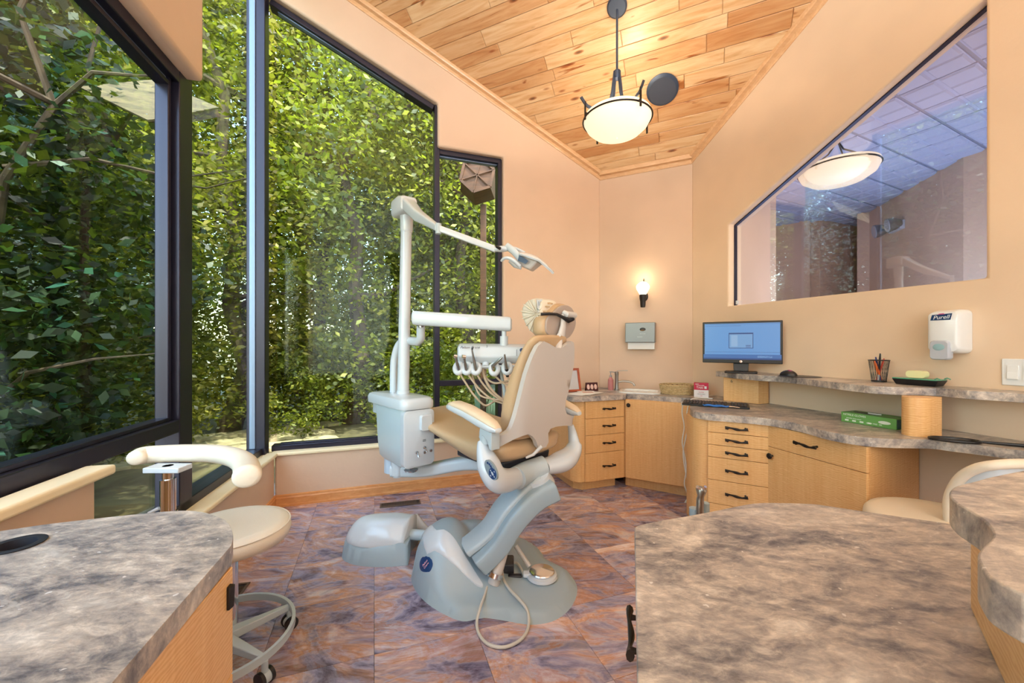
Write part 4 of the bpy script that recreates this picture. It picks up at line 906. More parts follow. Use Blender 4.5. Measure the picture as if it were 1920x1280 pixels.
text('Purell', .025, mat('logo_white', (240,244,250), .4), t, mm @ facing((-.002, -.1142, Hh*.76+.013), (1,0,.04)), shear=.3)
mb = MB(); mb.prism([(-.014,0),(.014,.001),(.006,.006),(-.008,.005)], 0, .0008); mb.v = [(p[0], -.1135-p[2], p[1]+Hh*.76+.026) for p in mb.v]; mb.build('logo_flash', mat('logo_pink', (206,90,150), .4), t)
us0 = WD.hit(1879); zs1 = WD.uz(1879, 672)[1]; zs0 = WD.uz(1879, 721)[1]
t = thing('switch_plate', 'white double light switch plate on the right wall', 'switch', tuple(WD.p(us0, zs0, 0)), math.atan2(WD.d.y, WD.d.x))
M['swhite'] = mat('switch_white', (238,240,242), .35)
MB().box(0, .118, -.006, -.0005, 0, zs1-zs0).build('plate', M['swhite'], t, bevel=.003)
for k in (0, 1):
    o = MB().box(.018+k*.046, .050+k*.046, -.010, -.006, .028, .088).hexa([(.018+k*.046,-.014,.028),(.050+k*.046,-.014,.028),(.050+k*.046,-.010,.028),(.018+k*.046,-.010,.028),(.018+k*.046,-.0105,.058),(.050+k*.046,-.0105,.058),(.050+k*.046,-.010,.058),(.018+k*.046,-.010,.058)]).build('rocker', M['swhite'], t, bevel=.001)

# ------------------------------------------------------------------ floor registers
def register(name, p0, p1, wd, label):
    p0 = Vector(p0); p1 = Vector(p1); d = (p1-p0); L_ = d.length; t = thing(name, label, 'vent', (p0.x, p0.y, 0), math.atan2(d.y, d.x)); mt_ = mat('brown_metal', (104,86,74), .4, .5)
    MB().prism([(0,0),(L_,0),(L_,wd),(0,wd)], .0005, .006, [[(.012,.012),(L_-.012,.012),(L_-.012,wd-.012),(.012,wd-.012)]]).build('frame', mt_, t, bevel=.002)
    MB().box(.010, L_-.010, .010, wd-.010, .0002, .0012).build('opening', M['black'], t); n_ = int(L_/.0125); s0 = MB().box(0,.0045,.010,wd-.010,.0012,.0055).build('slat', mt_, t)
    for k in range(1, n_-1):
        o = s0.copy(); COL.objects.link(o); o.location = (k*(L_-.02)/n_+.008, 0, 0)
    s0.location = (.008, 0, 0)
register('floor_register', onz(712, 953, 0), onz(789, 944.5, 0), .085, 'bronze floor register by the baseboard under the tall window')
register('floor_register', onz(428, 1150, 0)*1.0, onz(470, 1092, 0), .10, 'bronze floor register beside the left stool')

# ------------------------------------------------------------------ pendant lamp and ceiling speaker
PX, PY = .728, 2.735; zc = cz(Vector((PX, PY, 0)))
t = thing('pendant_lamp', 'iron pendant lamp with a glowing white bowl under the plank ceiling', 'lamp', (PX, PY, 2.70))
nrm = (Vector((WC.n.x*SL, WC.n.y*SL, -1))).normalized()
def disc(parent, name, c, r, h, m_, prof=None):
    q = nrm.to_track_quat('Z', 'Y').to_matrix().to_4x4(); mb = MB().lathe(prof or [(.001, 0), (r, 0), (r, h*.5), (r*.85, h), (.001, h)], n=40)
    mt_ = Matrix.Translation(Vector(c)) @ q; mb.v = [tuple(mt_ @ Vector(p)) for p in mb.v]; return rel(parent, mb).build(name, m_, parent) if parent else mb.build(name, m_)
disc(t, 'canopy', (PX, PY, zc-.014), .068, .022, M['slateblue'])
zr = 2.755; RB = .232
MB().tube([(0,0,zc-.03-2.70), (0,0,zr-2.70+.30)], .0075, 10).build('stem', M['slateblue'], t)
MB().lathe([(.022,.285),(.026,.30),(.026,.335),(.018,.345)], (0,0,zr-2.70)).build('hub', M['slateblue'], t)
for k in range(4):
    a_ = math.radians(20+90*k); c_, s_ = math.cos(a_), math.sin(a_)
    pr = [(.018,.335), (.030,.25), (.042,.17), (.075,.085), (.13,.045), (.185,.035), (.215,.045), (RB+.012,.055), (RB+.052,.10)]
    pts = bez([(r_*c_, r_*s_, z_+zr-2.70) for r_, z_ in pr], 4)
    mb = MB()
    for i in range(len(pts)-1): mb.bar(pts[i], pts[i+1], .007, .020, up=(c_, s_, .3))
    mb.build('arm', M['slateblue'], t)
    MB().bar(((RB+.020)*c_, (RB+.020)*s_, zr-2.70+.075), ((RB+.020)*c_, (RB+.020)*s_, zr-2.70-.045), .012, .007, up=(c_, s_, 0)).bar(((RB-.01)*c_, (RB-.01)*s_, zr-2.70), ((RB+.022)*c_, (RB+.022)*s_, zr-2.70), .008, .008).build('bracket', M['iron'], t)
MB().tube([(RB*math.cos(2*PI*i/64), RB*math.sin(2*PI*i/64), zr-2.70) for i in range(64)], .0055, 8, closed=True).build('ring', M['iron'], t)
bowl = m_bowl = mat('glowing_alabaster', (250,238,214), .35, emit=(255,236,200), estr=.9)
MB().lathe([(.222,.030),(.228,.020),(.226,-.005),(.205,-.045),(.165,-.082),(.110,-.108),(.055,-.120),(.003,-.124)], (0,0,zr-2.70), 56, cap=False).build('bowl', bowl, t, smooth=80)
for a_ in (0, 2.1, 4.2): point('pendant_bulb', (PX+.05*math.cos(a_), PY+.05*math.sin(a_), zr+.02), 2.6, (1, .88, .70), .04)
sp_ = Vector((.381*3.089, 3.089, 0)); t = thing('ceiling_speaker', 'round slate grey speaker grille on the plank ceiling', 'speaker', (sp_.x, sp_.y, cz(sp_)))
disc(t, 'rim', (sp_.x, sp_.y, cz(sp_)-.012), .118, .012, M['slateblue']); disc(t, 'grille', (sp_.x, sp_.y, cz(sp_)-.020), .104, .008, mat('grille_cloth', (74,80,96), .7, bump=.8, bscale=900))

# the hall's own pendant and emergency light
hpos = at(1571, 325, 3.05)
t = thing('pendant_lamp', 'glowing glass bowl lamp seen through the interior window', 'lamp', tuple(hpos))
MB().lathe([(.25,.05),(.255,.035),(.23,-.02),(.17,-.062),(.09,-.085),(.003,-.092)], (0,0,0), 48, cap=False).build('bowl', mat('glowing_glass', (250,236,210), .35, emit=(255,230,196), estr=.6), t, smooth=80)
MB().tube([(.252*math.cos(2*PI*i/48), .252*math.sin(2*PI*i/48), .028) for i in range(48)], .006, 6, closed=True).build('ring', M['iron'], t)
for k in range(3): a_ = 2*PI*k/3+.4; MB().tube([(.25*math.cos(a_), .25*math.sin(a_), .03), (.06*math.cos(a_), .06*math.sin(a_), .16), (0,0,.25)], .006, 6).build('arm', M['iron'], t)
MB().tube([(0,0,.24), (0,0,HZ-hpos.z+.03)], .006, 8).build('stem', M['iron'], t)
v0 = Vector((4.62,5.10,0)); v1 = Vector((4.14,3.62,0)); dd_ = (v1-v0).normalized(); nv = Vector((dd_.y, -dd_.x, 0)); nv = nv if nv.x < 0 else -nv
k_ = (1687-960)/740; tt = (k_*v0.y - v0.x)/(dd_.x - k_*dd_.y); bp = v0 + dd_*tt; bz = EYE + (646-424)/740*bp.y
t = thing('emergency_light', 'white twin-head emergency light on the hall wall behind the interior window', 'emergency light', (bp.x, bp.y, bz), math.atan2(-dd_.y, -dd_.x)+PI)
th_ = world(t).inverted()
bx_ = MB(); mw = lambda u_, n_, z_: tuple(bp + dd_*u_ + nv*n_ + Vector((0,0,bz+z_)))
bx_.hexa([mw(-.12,.001,-.05), mw(.10,.001,-.05), mw(.10,.05,-.05), mw(-.12,.05,-.05), mw(-.12,.001,.05), mw(.10,.001,.05), mw(.10,.05,.05), mw(-.12,.05,.05)])
rel(t, bx_).build('case', M['white'], t, bevel=.005)
for s_ in (-.17, .09):
    a_, b_ = Vector(mw(s_, .03, .02)), Vector(mw(s_-.02, .15, .0)); rel(t, MB().tube([a_, a_.lerp(b_, .5), b_], [.035, .07, .08], 24)).build('lamp_head', M['steel'], t); rel(t, MB().tube([b_, b_+(b_-a_)*.04], .072, 24)).build('lens', M['white'], t)
# ================================================================== dental chair
QC = Vector((.12, 2.03, 0)); HV = Vector((-.7071, .7071, 0)); RV = Vector((.7071, .7071, 0))
def ch(u, v, z): return (u, -v, z)                       # chair axes: u towards the feet, v towards the patient's right
def onv(px, py, v):                                      # measured point on the chair's plane v
    d = Vector(((px-CX)/F, 1, (HY-py)/F)); t = (v + QC.dot(RV))/d.dot(RV); return (t*d.dot(HV) - QC.dot(HV), v, EYE + t*d.z)
def onu(px, py, f):                                      # measured point on a surface u = f(v, z)
    d = Vector(((px-CX)/F, 1, (HY-py)/F)); t = 2.0
    for _ in range(60):
        p = d*t; u = p.dot(HV) - QC.dot(HV); v = p.dot(RV) - QC.dot(RV); z = EYE + p.z; g = u - f(v, z)
        dg = d.dot(HV); t -= .6*g/dg
    return v, z
def plate(outline, fm, th, step=.03):
    """curved plate: outline in (a, b), fm(a, b, k) gives the point on the face k = 0 or 1"""
    from mathutils.geometry import delaunay_2d_cdt
    ar = sum(outline[i][0]*outline[(i+1)%len(outline)][1] - outline[(i+1)%len(outline)][0]*outline[i][1] for i in range(len(outline)))
    if ar < 0: outline = outline[::-1]
    n = len(outline); xs = [p[0] for p in outline]; ys = [p[1] for p in outline]
    def ins(x, y):
        c = False
        for i in range(n):
            (x1, y1), (x2, y2) = outline[i], outline[i-1]
            if (y1 > y) != (y2 > y) and x < (x2-x1)*(y-y1)/(y2-y1)+x1: c = not c
        return c
    def near(x, y): return min((x-p[0])**2 + (y-p[1])**2 for p in outline) < (step*.45)**2
    pts = [Vector(p) for p in outline]; x = min(xs)
    while x < max(xs):
        y = min(ys)
        while y < max(ys):
            if ins(x, y) and not near(x, y): pts.append(Vector((x, y)))
            y += step
        x += step
    V, E, Fc = delaunay_2d_cdt(pts, [(i, (i+1) % n) for i in range(n)], [], 1, 1e-6)[:3]
    N = len(V); mb = MB(); tri = []
    for f in Fc:
        c = sum((V[i] for i in f), Vector((0, 0)))/len(f)
        if ins(c.x, c.y): tri.append(tuple(f))
    vs = [tuple(fm(v.x, v.y, 0)) for v in V] + [tuple(fm(v.x, v.y, 1)) for v in V]
    cnt = {}
    for f in tri:
        for i in range(len(f)):
            e_ = (f[i], f[(i+1) % len(f)]); cnt[e_] = 1
    bd_ = [e_ for e_ in cnt if (e_[1], e_[0]) not in cnt]
    fs = [tuple(reversed(f)) for f in tri] + [tuple(i+N for i in f) for f in tri] + [(a, b, b+N, a+N) for a, b in bd_]
    return mb.add(vs, fs)
DC = thing('dental_chair', 'tan leather dental chair with a warm grey shell on a light grey base', 'dental chair', tuple(QC), math.radians(135))
def sup(hw, hz, cv, cz_, n=20, p=3.2, u=0):
    r = []
    for i in range(n):
        a = 2*PI*i/n; c, s = math.cos(a), math.sin(a); r.append(ch(u, cv + hw*math.copysign(abs(c)**(2/p), c), cz_ + hz*math.copysign(abs(s)**(2/p), s)))
    return r
# --- backrest shell
def fsh(v, z): return -.06 - .2*(z-.8) + ((3.2 if z > .82 else 3.2 + (0.82-z)*20) if v < 0 else .6)*min(max(0, abs(v)-.14), .3)**2
sh_px = [(1019.7,639.4),(1030,644),(1043,651.6),(1052.5,652.5),(1061.9,646),(1071,639.4),(1076,642),(1077.3,654),(1076.6,682),(1071,710),(1066.7,731),(1061,752.5),(1059.7,766.6),(1063,776),(1074.5,780.6),(1073,797.5),
         (1056.9,798),(1042.8,799.7),(1031.6,804),(1028,812),(1028.7,829),(1024,838),(1012,841),(1008,834.8),(1005,826),(999,818),(991,813.8),(981,816.6),(966.9,822),(950,830.6),(934.5,839),(920,846),
         (919.8,806),(926,812),(936,817),(944.4,815),(955.6,806.7),(960,800),(966.9,780.6),(972.5,759.5),(979.5,731),(986.6,703),(993.6,682),(1000.6,665),(1009,648)]
ol = [onu(a, b, fsh) for a, b in sh_px]
plate(ol, lambda v, z, k: ch(fsh(v, z) + (.026 if k else 0), v, z), 0, .035).build('backrest_shell', M['shell'], DC, bevel=.009, seg=3, smooth=60, limit=55)
# --- backrest cushion
rings = []
for z, hw, u0, u1 in ((.725,.14,.0,.045),(.735,.165,-.01,.075),(.78,.178,-.022,.10),(.85,.182,-.032,.098),(.96,.180,-.05,.070),(1.06,.174,-.07,.02),(1.145,.162,-.09,-.02),(1.20,.152,-.105,-.055),(1.235,.135,-.125,-.075),(1.25,.10,-.12,-.085)):
    r = []
    for i in range(28):
        a = 2*PI*i/28; c, s = math.cos(a), math.sin(a); e_ = 2/3.0
        r.append(ch((u0+u1)/2 + (u1-u0)/2*math.copysign(abs(c)**e_, c) + .015*max(0, abs(hw*s)-.10)/.08, .0 + hw*math.copysign(abs(s)**e_, s), z))
    rings.append(r)
mb = MB().loft(rings); mb.f = [tuple(reversed(f)) for f in mb.f]; mb.build('backrest_cushion', M['tan'], DC, sub=1, smooth=60)
# --- seat and leg rest
rings = []
prof = [(.0,.650,.70,.18),(.015,.632,.735,.225),(.05,.615,.745,.245),(.12,.585,.735,.258),(.22,.578,.728,.268),(.36,.612,.735,.268),(.52,.655,.750,.262),(.70,.690,.765,.25),(.88,.715,.775,.235),(1.0,.73,.775,.20),(1.03,.745,.765,.15)]
for u, zb, zt, hw in prof:
    r = []
    for i in range(28):
        a = 2*PI*i/28; c, s = math.cos(a), math.sin(a); e_ = 2/3.4
        vv = hw*math.copysign(abs(c)**e_, c); zz = (zb+zt)/2 + (zt-zb)/2*math.copysign(abs(s)**e_, s)
        if s > 0: zz -= .022*(1 - (vv/hw)**2)
        r.append(ch(u, vv*(1 if s > 0 else .93), zz))
    rings.append(r)
MB().loft(rings).build('seat', M['tan'], DC, sub=1, smooth=60)
# --- headrest: back plate, pleated pad, cream pillow, lever and stem
fh = lambda v, z: -.075
def hp_(px, py, u=-.075): v, z = onu(px, py, lambda a, b: u); return ch(u, v, z)
c0 = onu(1050, 602, fh)
o = MB(); ed = [onu(a, b, fh) for a, b in [(1027,596),(1040,583),(1050,574),(1062,572),(1073,578),(1079,592),(1080,608),(1075,622),(1066,633),(1052,636),(1038,632),(1026,624),(1024,610)]]
ed = [(p.x, p.y) for p in bez([(a, b, 0) for a, b in ed], 4, True)]
plate(ed, lambda v, z, k: ch(-.080 + .30*((v-c0[0])**2 + (z-c0[1])**2) + (.014 if k else 0), v, z), 0, .03).build('headrest_plate', mat('warm_grey_plate', (178,160,148), .4), DC, bevel=.003, smooth=50)
mb = MB(); rings = []
for u, s in ((-.066,1.0),(-.055,1.07),(-.035,1.12),(-.012,1.12),(.004,1.04),(.012,.8)):
    rings.append([ch(u, c0[0]-.008 + (a-c0[0])*s*(1+.0*k), c0[1] + (b-c0[1])*s*1.02) for k, (a, b) in enumerate(ed)])
mb.loft(rings); mb.f = [tuple(reversed(f)) for f in mb.f]; mb.build('headrest_pad', M['tan'], DC, smooth=60)
for k in range(9):
    a = math.radians(118 + k*17); r0, r1 = .088, .100; pts = []
    for u in (-.064,-.050,-.03,-.012,.0): q = 1.12 + (.03 if -.06 < u < -.005 else -.03); pts.append(ch(u, c0[0]-.008+math.cos(a)*.082*q, c0[1]+math.sin(a)*.091*q))
    MB().tube(pts, .0045, 6).build('pleat', M['tan'], DC, smooth=60)
# cream bolster tied in front of the pad: gathered round end towards the delivery unit
cap_ = [(975,583),(980,569),(990,561),(1003,558),(1012,562),(1015,576),(1014,590),(1013,606),(1010,622),(1004,627),(992,622),(985,612),(978,598)]
VC = .0; cz_l = [onv(a, b, VC) for a, b in cap_]; cz_l = [(p.x, p.y) for p in bez([(q[0], q[2], 0) for q in cz_l], 4, True)]
g0 = onv(1010, 588, VC); gu, gz = g0[0]+.012, g0[2]; nL = len(cz_l)
mb = MB(); rings = []
def cring(v, s, du=0, dz=0, rip=0):
    return [ch(gu + (u-gu)*s + du, v + (rip*math.cos(i*2*PI/4) if rip else 0), gz + (z-gz)*s + dz) for i, (u, z) in enumerate(cz_l)]
rings = [cring(VC+.013, .08), cring(VC+.007, .22, rip=.003), cring(VC+.001, .5, rip=.005), cring(VC, .80, rip=.005), cring(VC+.007, .95, rip=.003), cring(VC+.02, 1.0), cring(VC+.06, 1.0, .0, .002), cring(VC+.11, .99, .0, .004), cring(VC+.135, .92, .0, .006), cring(VC+.148, .70, .0, .006)]
flp_ = MB().loft(rings); flp_.f = [tuple(reversed(f)) for f in flp_.f]
flp_.build('pillow', M['stool'], DC, sub=1, smooth=80)
for i in range(0, nL, 4):
    u, z = cz_l[i]; P_ = [ch(gu+(u-gu)*k, VC-.002*math.sin(k*3), gz+(z-gz)*k) for k in (.12,.4,.7,.93)]
    MB().tube(P_, [.002,.004,.005,.003], 6).build('pleat', M['stool'], DC, smooth=60)
tq = [onv(a, b, -.10) for a, b in ((1006,563),(1018,561),(1019,581),(1009,585))]
tg = MB(); vs_ = [ch(q[0]-.004, -.104, q[2]) for q in tq] + [ch(q[0]-.010, -.100, q[2]) for q in tq]; tg.add(vs_, [(0,1,2,3),(7,6,5,4),(0,4,5,1),(1,5,6,2),(2,6,7,3),(3,7,4,0)])
tg = MB().hexa([hp_(1008,586,-.03), hp_(1019,583,-.03), hp_(1018,583,-.02), hp_(1009,586,-.02), hp_(1006,562,-.03), hp_(1017,561,-.03), hp_(1017,561,-.02), hp_(1006,562,-.02)])
tg.build('care_tag', mat('tag_white', (214,224,230), .5), DC)
MB().tube([hp_(1010.5+3.2*math.cos(a), 578+2.6*math.sin(a), -.0325) for a in [PI*i/8 for i in range(9)]], .0012, 6).build('tag_emblem', mat('tag_teal', (30,120,130), .5), DC)
for k in range(3): MB().tube([hp_(1009.5+k*2.6, 565, -.0325), hp_(1010.2+k*2.6, 573, -.0325)], .0008, 5).build('tag_print', M['navy'], DC)
MB().tube([hp_(1014,589,-.055), hp_(1030,588,-.085), hp_(1044,589,-.10), hp_(1056,595,-.112), hp_(1066,601,-.118), hp_(1075,598,-.12)], [.008,.0075,.0075,.009,.013,.009], 10).build('lever', M['black'], DC)
MB().tube([hp_(1056,584,-.10), hp_(1062,589,-.115), hp_(1078,591,-.118)], [.010,.017,.016], 14).build('lever_hub', M['shell'], DC)
sp0 = [hp_(1057,590,-.098), hp_(1056,612,-.104), hp_(1053,628,-.104), hp_(1050,634,-.10)]
MB().tube(sp0, [.016,.020,.026,.020], 14, flat=.6).build('tilt_arm', M['shell'], DC, smooth=50)
MB().tube([hp_(1048,628,-.118), hp_(1049,628,-.10)], .010, 12).build('pivot', M['shell'], DC)
MB().tube([hp_(1050,632,-.10), hp_(1049,642,-.11), hp_(1047,654,-.118)], [.013,.015,.018], 12, flat=.6).build('stem', M['shell'], DC)
# --- armrests
def armrest(s):
    v = .31*s; rings = []; top = []
    for u, zc_, hh, hw in ((.305,.888,.006,.018),(.295,.890,.016,.036),(.26,.889,.022,.044),(.16,.872,.026,.044),(.06,.846,.028,.040),(-.02,.826,.022,.034),(-.055,.818,.010,.020)):
        rings.append([ch(u, v + hw*math.copysign(abs(math.cos(a))**.7, math.cos(a)), zc_-.004 + hh*math.copysign(abs(math.sin(a))**.8, math.sin(a))) for a in [2*PI*i/20 for i in range(20)]])
        top.append([ch(u*.97, v + hw*.93*math.copysign(abs(math.cos(a))**.7, math.cos(a)), zc_ + hh*.55 + hh*.75*math.sin(a)) for a in [2*PI*i/20 for i in range(20)]])
    a_ = MB().loft(rings).build('armrest', M['white'], DC, smooth=60); MB().loft(top).build('arm_pad', M['tanlt'], a_, smooth=60)
    MB().tube([ch(.03, v, .84), ch(.045, v*.985, .79), ch(.04, v*.97, .74)], [.022,.026,.03], 14).build('arm_post', M['grey'], a_)
armrest(-1); armrest(1)
# --- yoke under the seat with the touch pad, grey collar and the side hinges
def yk(px, py, v): u, _, z = onv(px, py, v); return ch(u, v, z)
yl_ = [yk(903,826,-.315), yk(912,858,-.318), yk(927,893,-.312), yk(946,901,-.24), yk(970,895,-.12)]
yl2 = bez(yl_, 6); n_ = len(yl2)
MB().tube(yl2, [.020 + .030*min(1, i/8) + .010*math.sin(PI*i/(n_-1)) for i in range(n_)], 18, flat=.75).build('yoke', M['white'], DC, smooth=60)
MB().tube(bez([yk(968,896,-.13), yk(990,884,-.03), yk(1020,874,.06)], 5), .056, 20).build('collar', M['grey'], DC, smooth=60)
yr = bez([yk(1018,875,.055), yk(1046,868,.16), yk(1066,855,.25), yk(1076,838,.300), yk(1074,815,.312), yk(1070,797,.30)], 5)
MB().tube(yr, [.056, .058, .060, .064, .068, .072, .074, .074, .072, .070, .066, .062, .058, .055, .052, .049, .046, .034, .032, .03, .028, .026, .024, .022, .02, .018][:len(yr)], 18, flat=.7).build('yoke', M['white'], DC, smooth=60)
MB().tube([yk(1061,772,.30), yk(1068,778,.315), yk(1074,782,.33)], [.018,.020,.014], 14).build('release_knob', M['white'], DC)
mb = MB(); hb = [yk(a, b, -.33) for a, b in [(897,822),(900,801),(905,792),(914,795),(921,806),(921,846),(917,842),(912,825),(905,817)]]
hb2 = [(p[0], p[1]+0, p[2]) for p in hb]; n_ = len(hb); mb.add(hb + [(p[0]+.0, p[1]-.055, p[2]) for p in hb], [tuple(range(n_)), tuple(reversed(range(n_, 2*n_)))] + [(i, i+n_, (i+1)%n_+n_, (i+1)%n_) for i in range(n_)])
mb.build('side_hinge', M['grey'], DC, bevel=.004, smooth=50)
# touch pad: an oval plate on the outer face of the yoke
t0 = Vector(yk(911,865,-.368)); t1 = Vector(yk(929,897,-.366)); ax = (t1-t0).normalized(); sd_ = Vector(ch(0, -1, 0)); w_ = ax.cross(sd_).normalized(); cpd = (t0+t1)/2
Lp = (t1-t0).length/2
def pad(cx_, cy_, rx, ry, h0, h1, n=28): return MB().loft([[tuple(cpd + ax*(cx_+rx*math.cos(2*PI*i/n)) + w_*(cy_+ry*math.sin(2*PI*i/n)) + sd_*h) for i in range(n)] for h in (h0, h1)])
mm_g = mat('pad_grey', (140,152,158), .35); pdm = pad(0, 0, Lp*1.12, .030, -.01, .0).build('touch_pad', mm_g, DC, smooth=40)
pad(Lp*.42, .0, .024, .024, 0, .0012).build('button_cluster', M['navy'], pdm)
for k, (x_, y_) in enumerate(((-.75,-.006),(-.50,-.012),(-.25,-.013),(-.02,-.012))): pad(Lp*x_, y_, .0055, .0055, 0, .0014, 12).build('button', M['navy'], pdm)
for k in range(4):
    a = PI/2*k; pad(Lp*.42+.016*math.cos(a), .016*math.sin(a), .005, .004, .001, .002, 3).build('arrow_mark', M['white'], pdm)
pad(Lp*.42, 0, .010, .005, .001, .002, 12).build('arrow_mark', M['white'], pdm)
# small latch below the shell stem, dark gap under the seat
MB().tube([ch(*onv(1016,836,-.02)), ch(*onv(1000,852,-.05)), ch(*onv(986,858,-.08))], [.010,.008,.006], 10).build('latch', M['shell'], DC)
MB().hexa([ch(.06,-.18,.575), ch(.06,.18,.575), ch(.40,.20,.59), ch(.40,-.20,.59), ch(.05,-.18,.62), ch(.05,.18,.62), ch(.40,.20,.63), ch(.40,-.20,.63)]).build('seat_pan', M['dark'], DC, bevel=.01)
# --- lift arm (given in room coordinates)
eb = Vector((.93,.368,0)).normalized(); nb_ = Vector((-.368,.93,0)).normalized()
def ribbon(pts, off, wd, th, mt_, name, up=Vector((0,0,1))):
    P = bez(pts, 6); rings = []
    for i, p in enumerate(P):
        t = (P[min(i+1, len(P)-1)] - P[max(i-1, 0)]).normalized(); s = nb_; q = s.cross(t).normalized(); q = q if q.z > 0 else -q
        w0 = wd[0] + (wd[1]-wd[0])*i/(len(P)-1); t0_ = th[0] + (th[1]-th[0])*i/(len(P)-1)
        rings.append([tuple(p + s*(off + w0*x_) + q*(t0_*z_)) for x_, z_ in ((-.5,-.5),(-.5,.28),(-.40,.5),(.40,.5),(.5,.28),(.5,-.5))])
    mb = MB().loft(rings); return rel(DC, mb).build(name, mt_, DC, bevel=.008, seg=3, smooth=50)
ribbon([(.20,2.03,.475), (.10,2.00,.43), (.0,1.975,.335), (-.08,1.955,.22), (-.175,1.93,.135)], -.01, (.15,.13), (.10,.085), M['bluegrey'], 'lift_arm')
ribbon([(.13,2.045,.522), (.06,2.02,.475), (-.045,1.99,.375), (-.12,1.975,.27), (-.235,1.96,.18)], .018, (.155,.15), (.035,.035), M['grey'], 'lift_arm_cover')
rel(DC, MB().tube([(.14,2.05,.47), (.12,2.03,.53)], [.085,.07], 24)).build('swivel', M['white'], DC)
rel(DC, MB().tube([(-.09,1.90,.05), (-.06,1.92,.14), (-.03,1.945,.22)], [.03,.028,.022], 14)).build('cylinder', M['shell'], DC)
rel(DC, MB().tube([(-.085,1.90,.085), (-.078,1.905,.105)], [.04,.04], 18)).build('clamp', M['chrome'], DC)
rel(DC, MB().box(-.09, .01, 2.00, 2.10, .03, .085).box(-.02,.05,1.97,2.0,.03,.045)).build('mechanism', M['dark'], DC, bevel=.01)
rel(DC, MB().tube([(.02,2.08,.14), (.09,2.03,.06)], [.012,.012], 10)).build('strut', M['shell'], DC)
# --- base with its hump
bo = [(.003,2.44),(.10,2.38),(.165,2.29),(.197,2.18),(.288,2.09),(.322,1.98),(.306,1.88),(.253,1.78),(.175,1.712),(.078,1.692),(-.031,1.716),(-.112,1.733),(-.149,1.728),(-.217,1.713),(-.315,1.766),(-.4125,1.85),(-.49,1.96),(-.525,2.07),(-.505,2.22),(-.42,2.36),(-.29,2.43),(-.14,2.46)]
bo = curve2(bo + bo[:1], 4)[:-1]
from mathutils import geometry as G_
def dist_out(x, y):
    p = Vector((x, y)); d = 9
    for i in range(len(bo)):
        q, k = G_.intersect_point_line(p, Vector(bo[i-1]), Vector(bo[i])); k = min(max(k, 0), 1); q = Vector(bo[i-1]).lerp(Vector(bo[i]), k); d = min(d, (p-q).length)
    return d
def Hb(x, y):
    h1 = .215*math.exp(-(((x+.36)/.165)**2 + ((y-2.09)/.20)**2)**1.5)
    h2 = .15*math.exp(-(((x+.21)/.20)**2 + ((y-2.26)/.16)**2)**1.3)
    ridge = .06*math.exp(-(((x+.22)/.14)**2 + ((y-1.93)/.09)**2))
    h = .034 + max(h1, h2*1.0) + .25*min(h1, h2) + ridge; e_ = min(1, dist_out(x, y)/.055)
    return h*(1-(1-e_)**2.2)**.6 if e_ < 1 else h
mb = plate(bo, lambda x, y, k: (x, y, Hb(x, y) if k else .0), 0, .028); rel(DC, mb).build('base', M['bluegrey'], DC, smooth=70)
def onh(px, py):
    d = Vector(((px-CX)/F, 1, (HY-py)/F)); t = 1.5
    while t < 3 and EYE + d.z*t > Hb(d.x*t, d.y*t) : t += .004
    return (d.x*t, d.y*t)
wc = [onh(a, b) for a, b in [(787,1012),(795,998),(812,990),(832,996),(850,1010),(866,1035),(885,1065),(905,1098),(900,1101),(885,1092),(862,1070),(840,1050),(815,1034),(795,1026)]]
wc = curve2(wc + wc[:1], 3)[:-1]
rel(DC, plate(wc, lambda x, y, k: (x, y, Hb(x, y) + (.008 if k else -.01)), 0, .02)).build('base_cover', M['white'], DC, smooth=60)
bx_, by_ = onh(799, 1059); rb = .024
bdg = []
for i in range(24): a = 2*PI*i/24; bdg.append(onh(799 + 12.5*math.cos(a), 1059 - 14*math.sin(a)))
rel(DC, plate(bdg, lambda x, y, k: (x, y-.001, Hb(x, y) + (.003 if k else -.006)), 0, .012)).build('badge', M['navy'], DC, smooth=60)
ctr = Vector((bx_, by_-.0015, Hb(bx_, by_)+.004)); gx = (Hb(bx_+.01, by_)-Hb(bx_-.01, by_))/.02; gy = (Hb(bx_, by_+.01)-Hb(bx_, by_-.01))/.02
nrm_ = Vector((-gx, -gy, 1)).normalized(); rt_ = Vector((1, 0, gx)).normalized()
text('Pelton\nCrane', .0145, mat('badge_pink', (214,170,190), .4), DC, facing(ctr + nrm_*.004, rt_, (0, 1, gy)), 'lettering', shear=.3, ext=.0008)

# --- utility box on the floor and its conduit
t = thing('utility_box', 'domed white and grey utility box on the floor at the foot of the chair', 'utility box', (-.76, 2.28, 0))
ub = curve2([(.195,-.135),(.06,-.15),(-.08,-.135),(-.18,-.08),(-.215,.0),(-.19,.085),(-.10,.15),(.04,.175),(.15,.175)], 4) + [(.15,.175),(.205,.16)]
def dub(x, y):
    d = 9
    for i in range(len(ub)-2):
        q, k = G_.intersect_point_line(Vector((x, y)), Vector(ub[i]), Vector(ub[i+1])); k = min(max(k, 0), 1); q = Vector(ub[i]).lerp(Vector(ub[i+1]), k); d = min(d, (Vector((x, y))-q).length)
    return d
def Hu(x, y): e_ = min(1, dub(x, y)/.15); return .205*(1-(1-e_)**2.4)**.62 - .12*max(0, x-.08)
plate(ub[:-2] + [(.15,.175),(.19,.12),(.175,.0)], lambda x, y, k: (x, y, min(Hu(x, y), .100+.012*math.sin(x*14)) if k else 0), 0, .02).build('lower_shell', M['bluegrey'], t, smooth=60)
def inward(x, y):
    c = Vector((.03, .02)); p = Vector((x, y))
    for k in range(200):
        if Hu(p.x, p.y) >= .104+.012*math.sin(p.x*14): break
        p += (c-p).normalized()*.002
    return (p.x, p.y)
uu_ = [inward(x, y) for x, y in ub[:-2]] + [inward(.155,.168), (.190,.115), (.175,.0), inward(.185,-.13)]
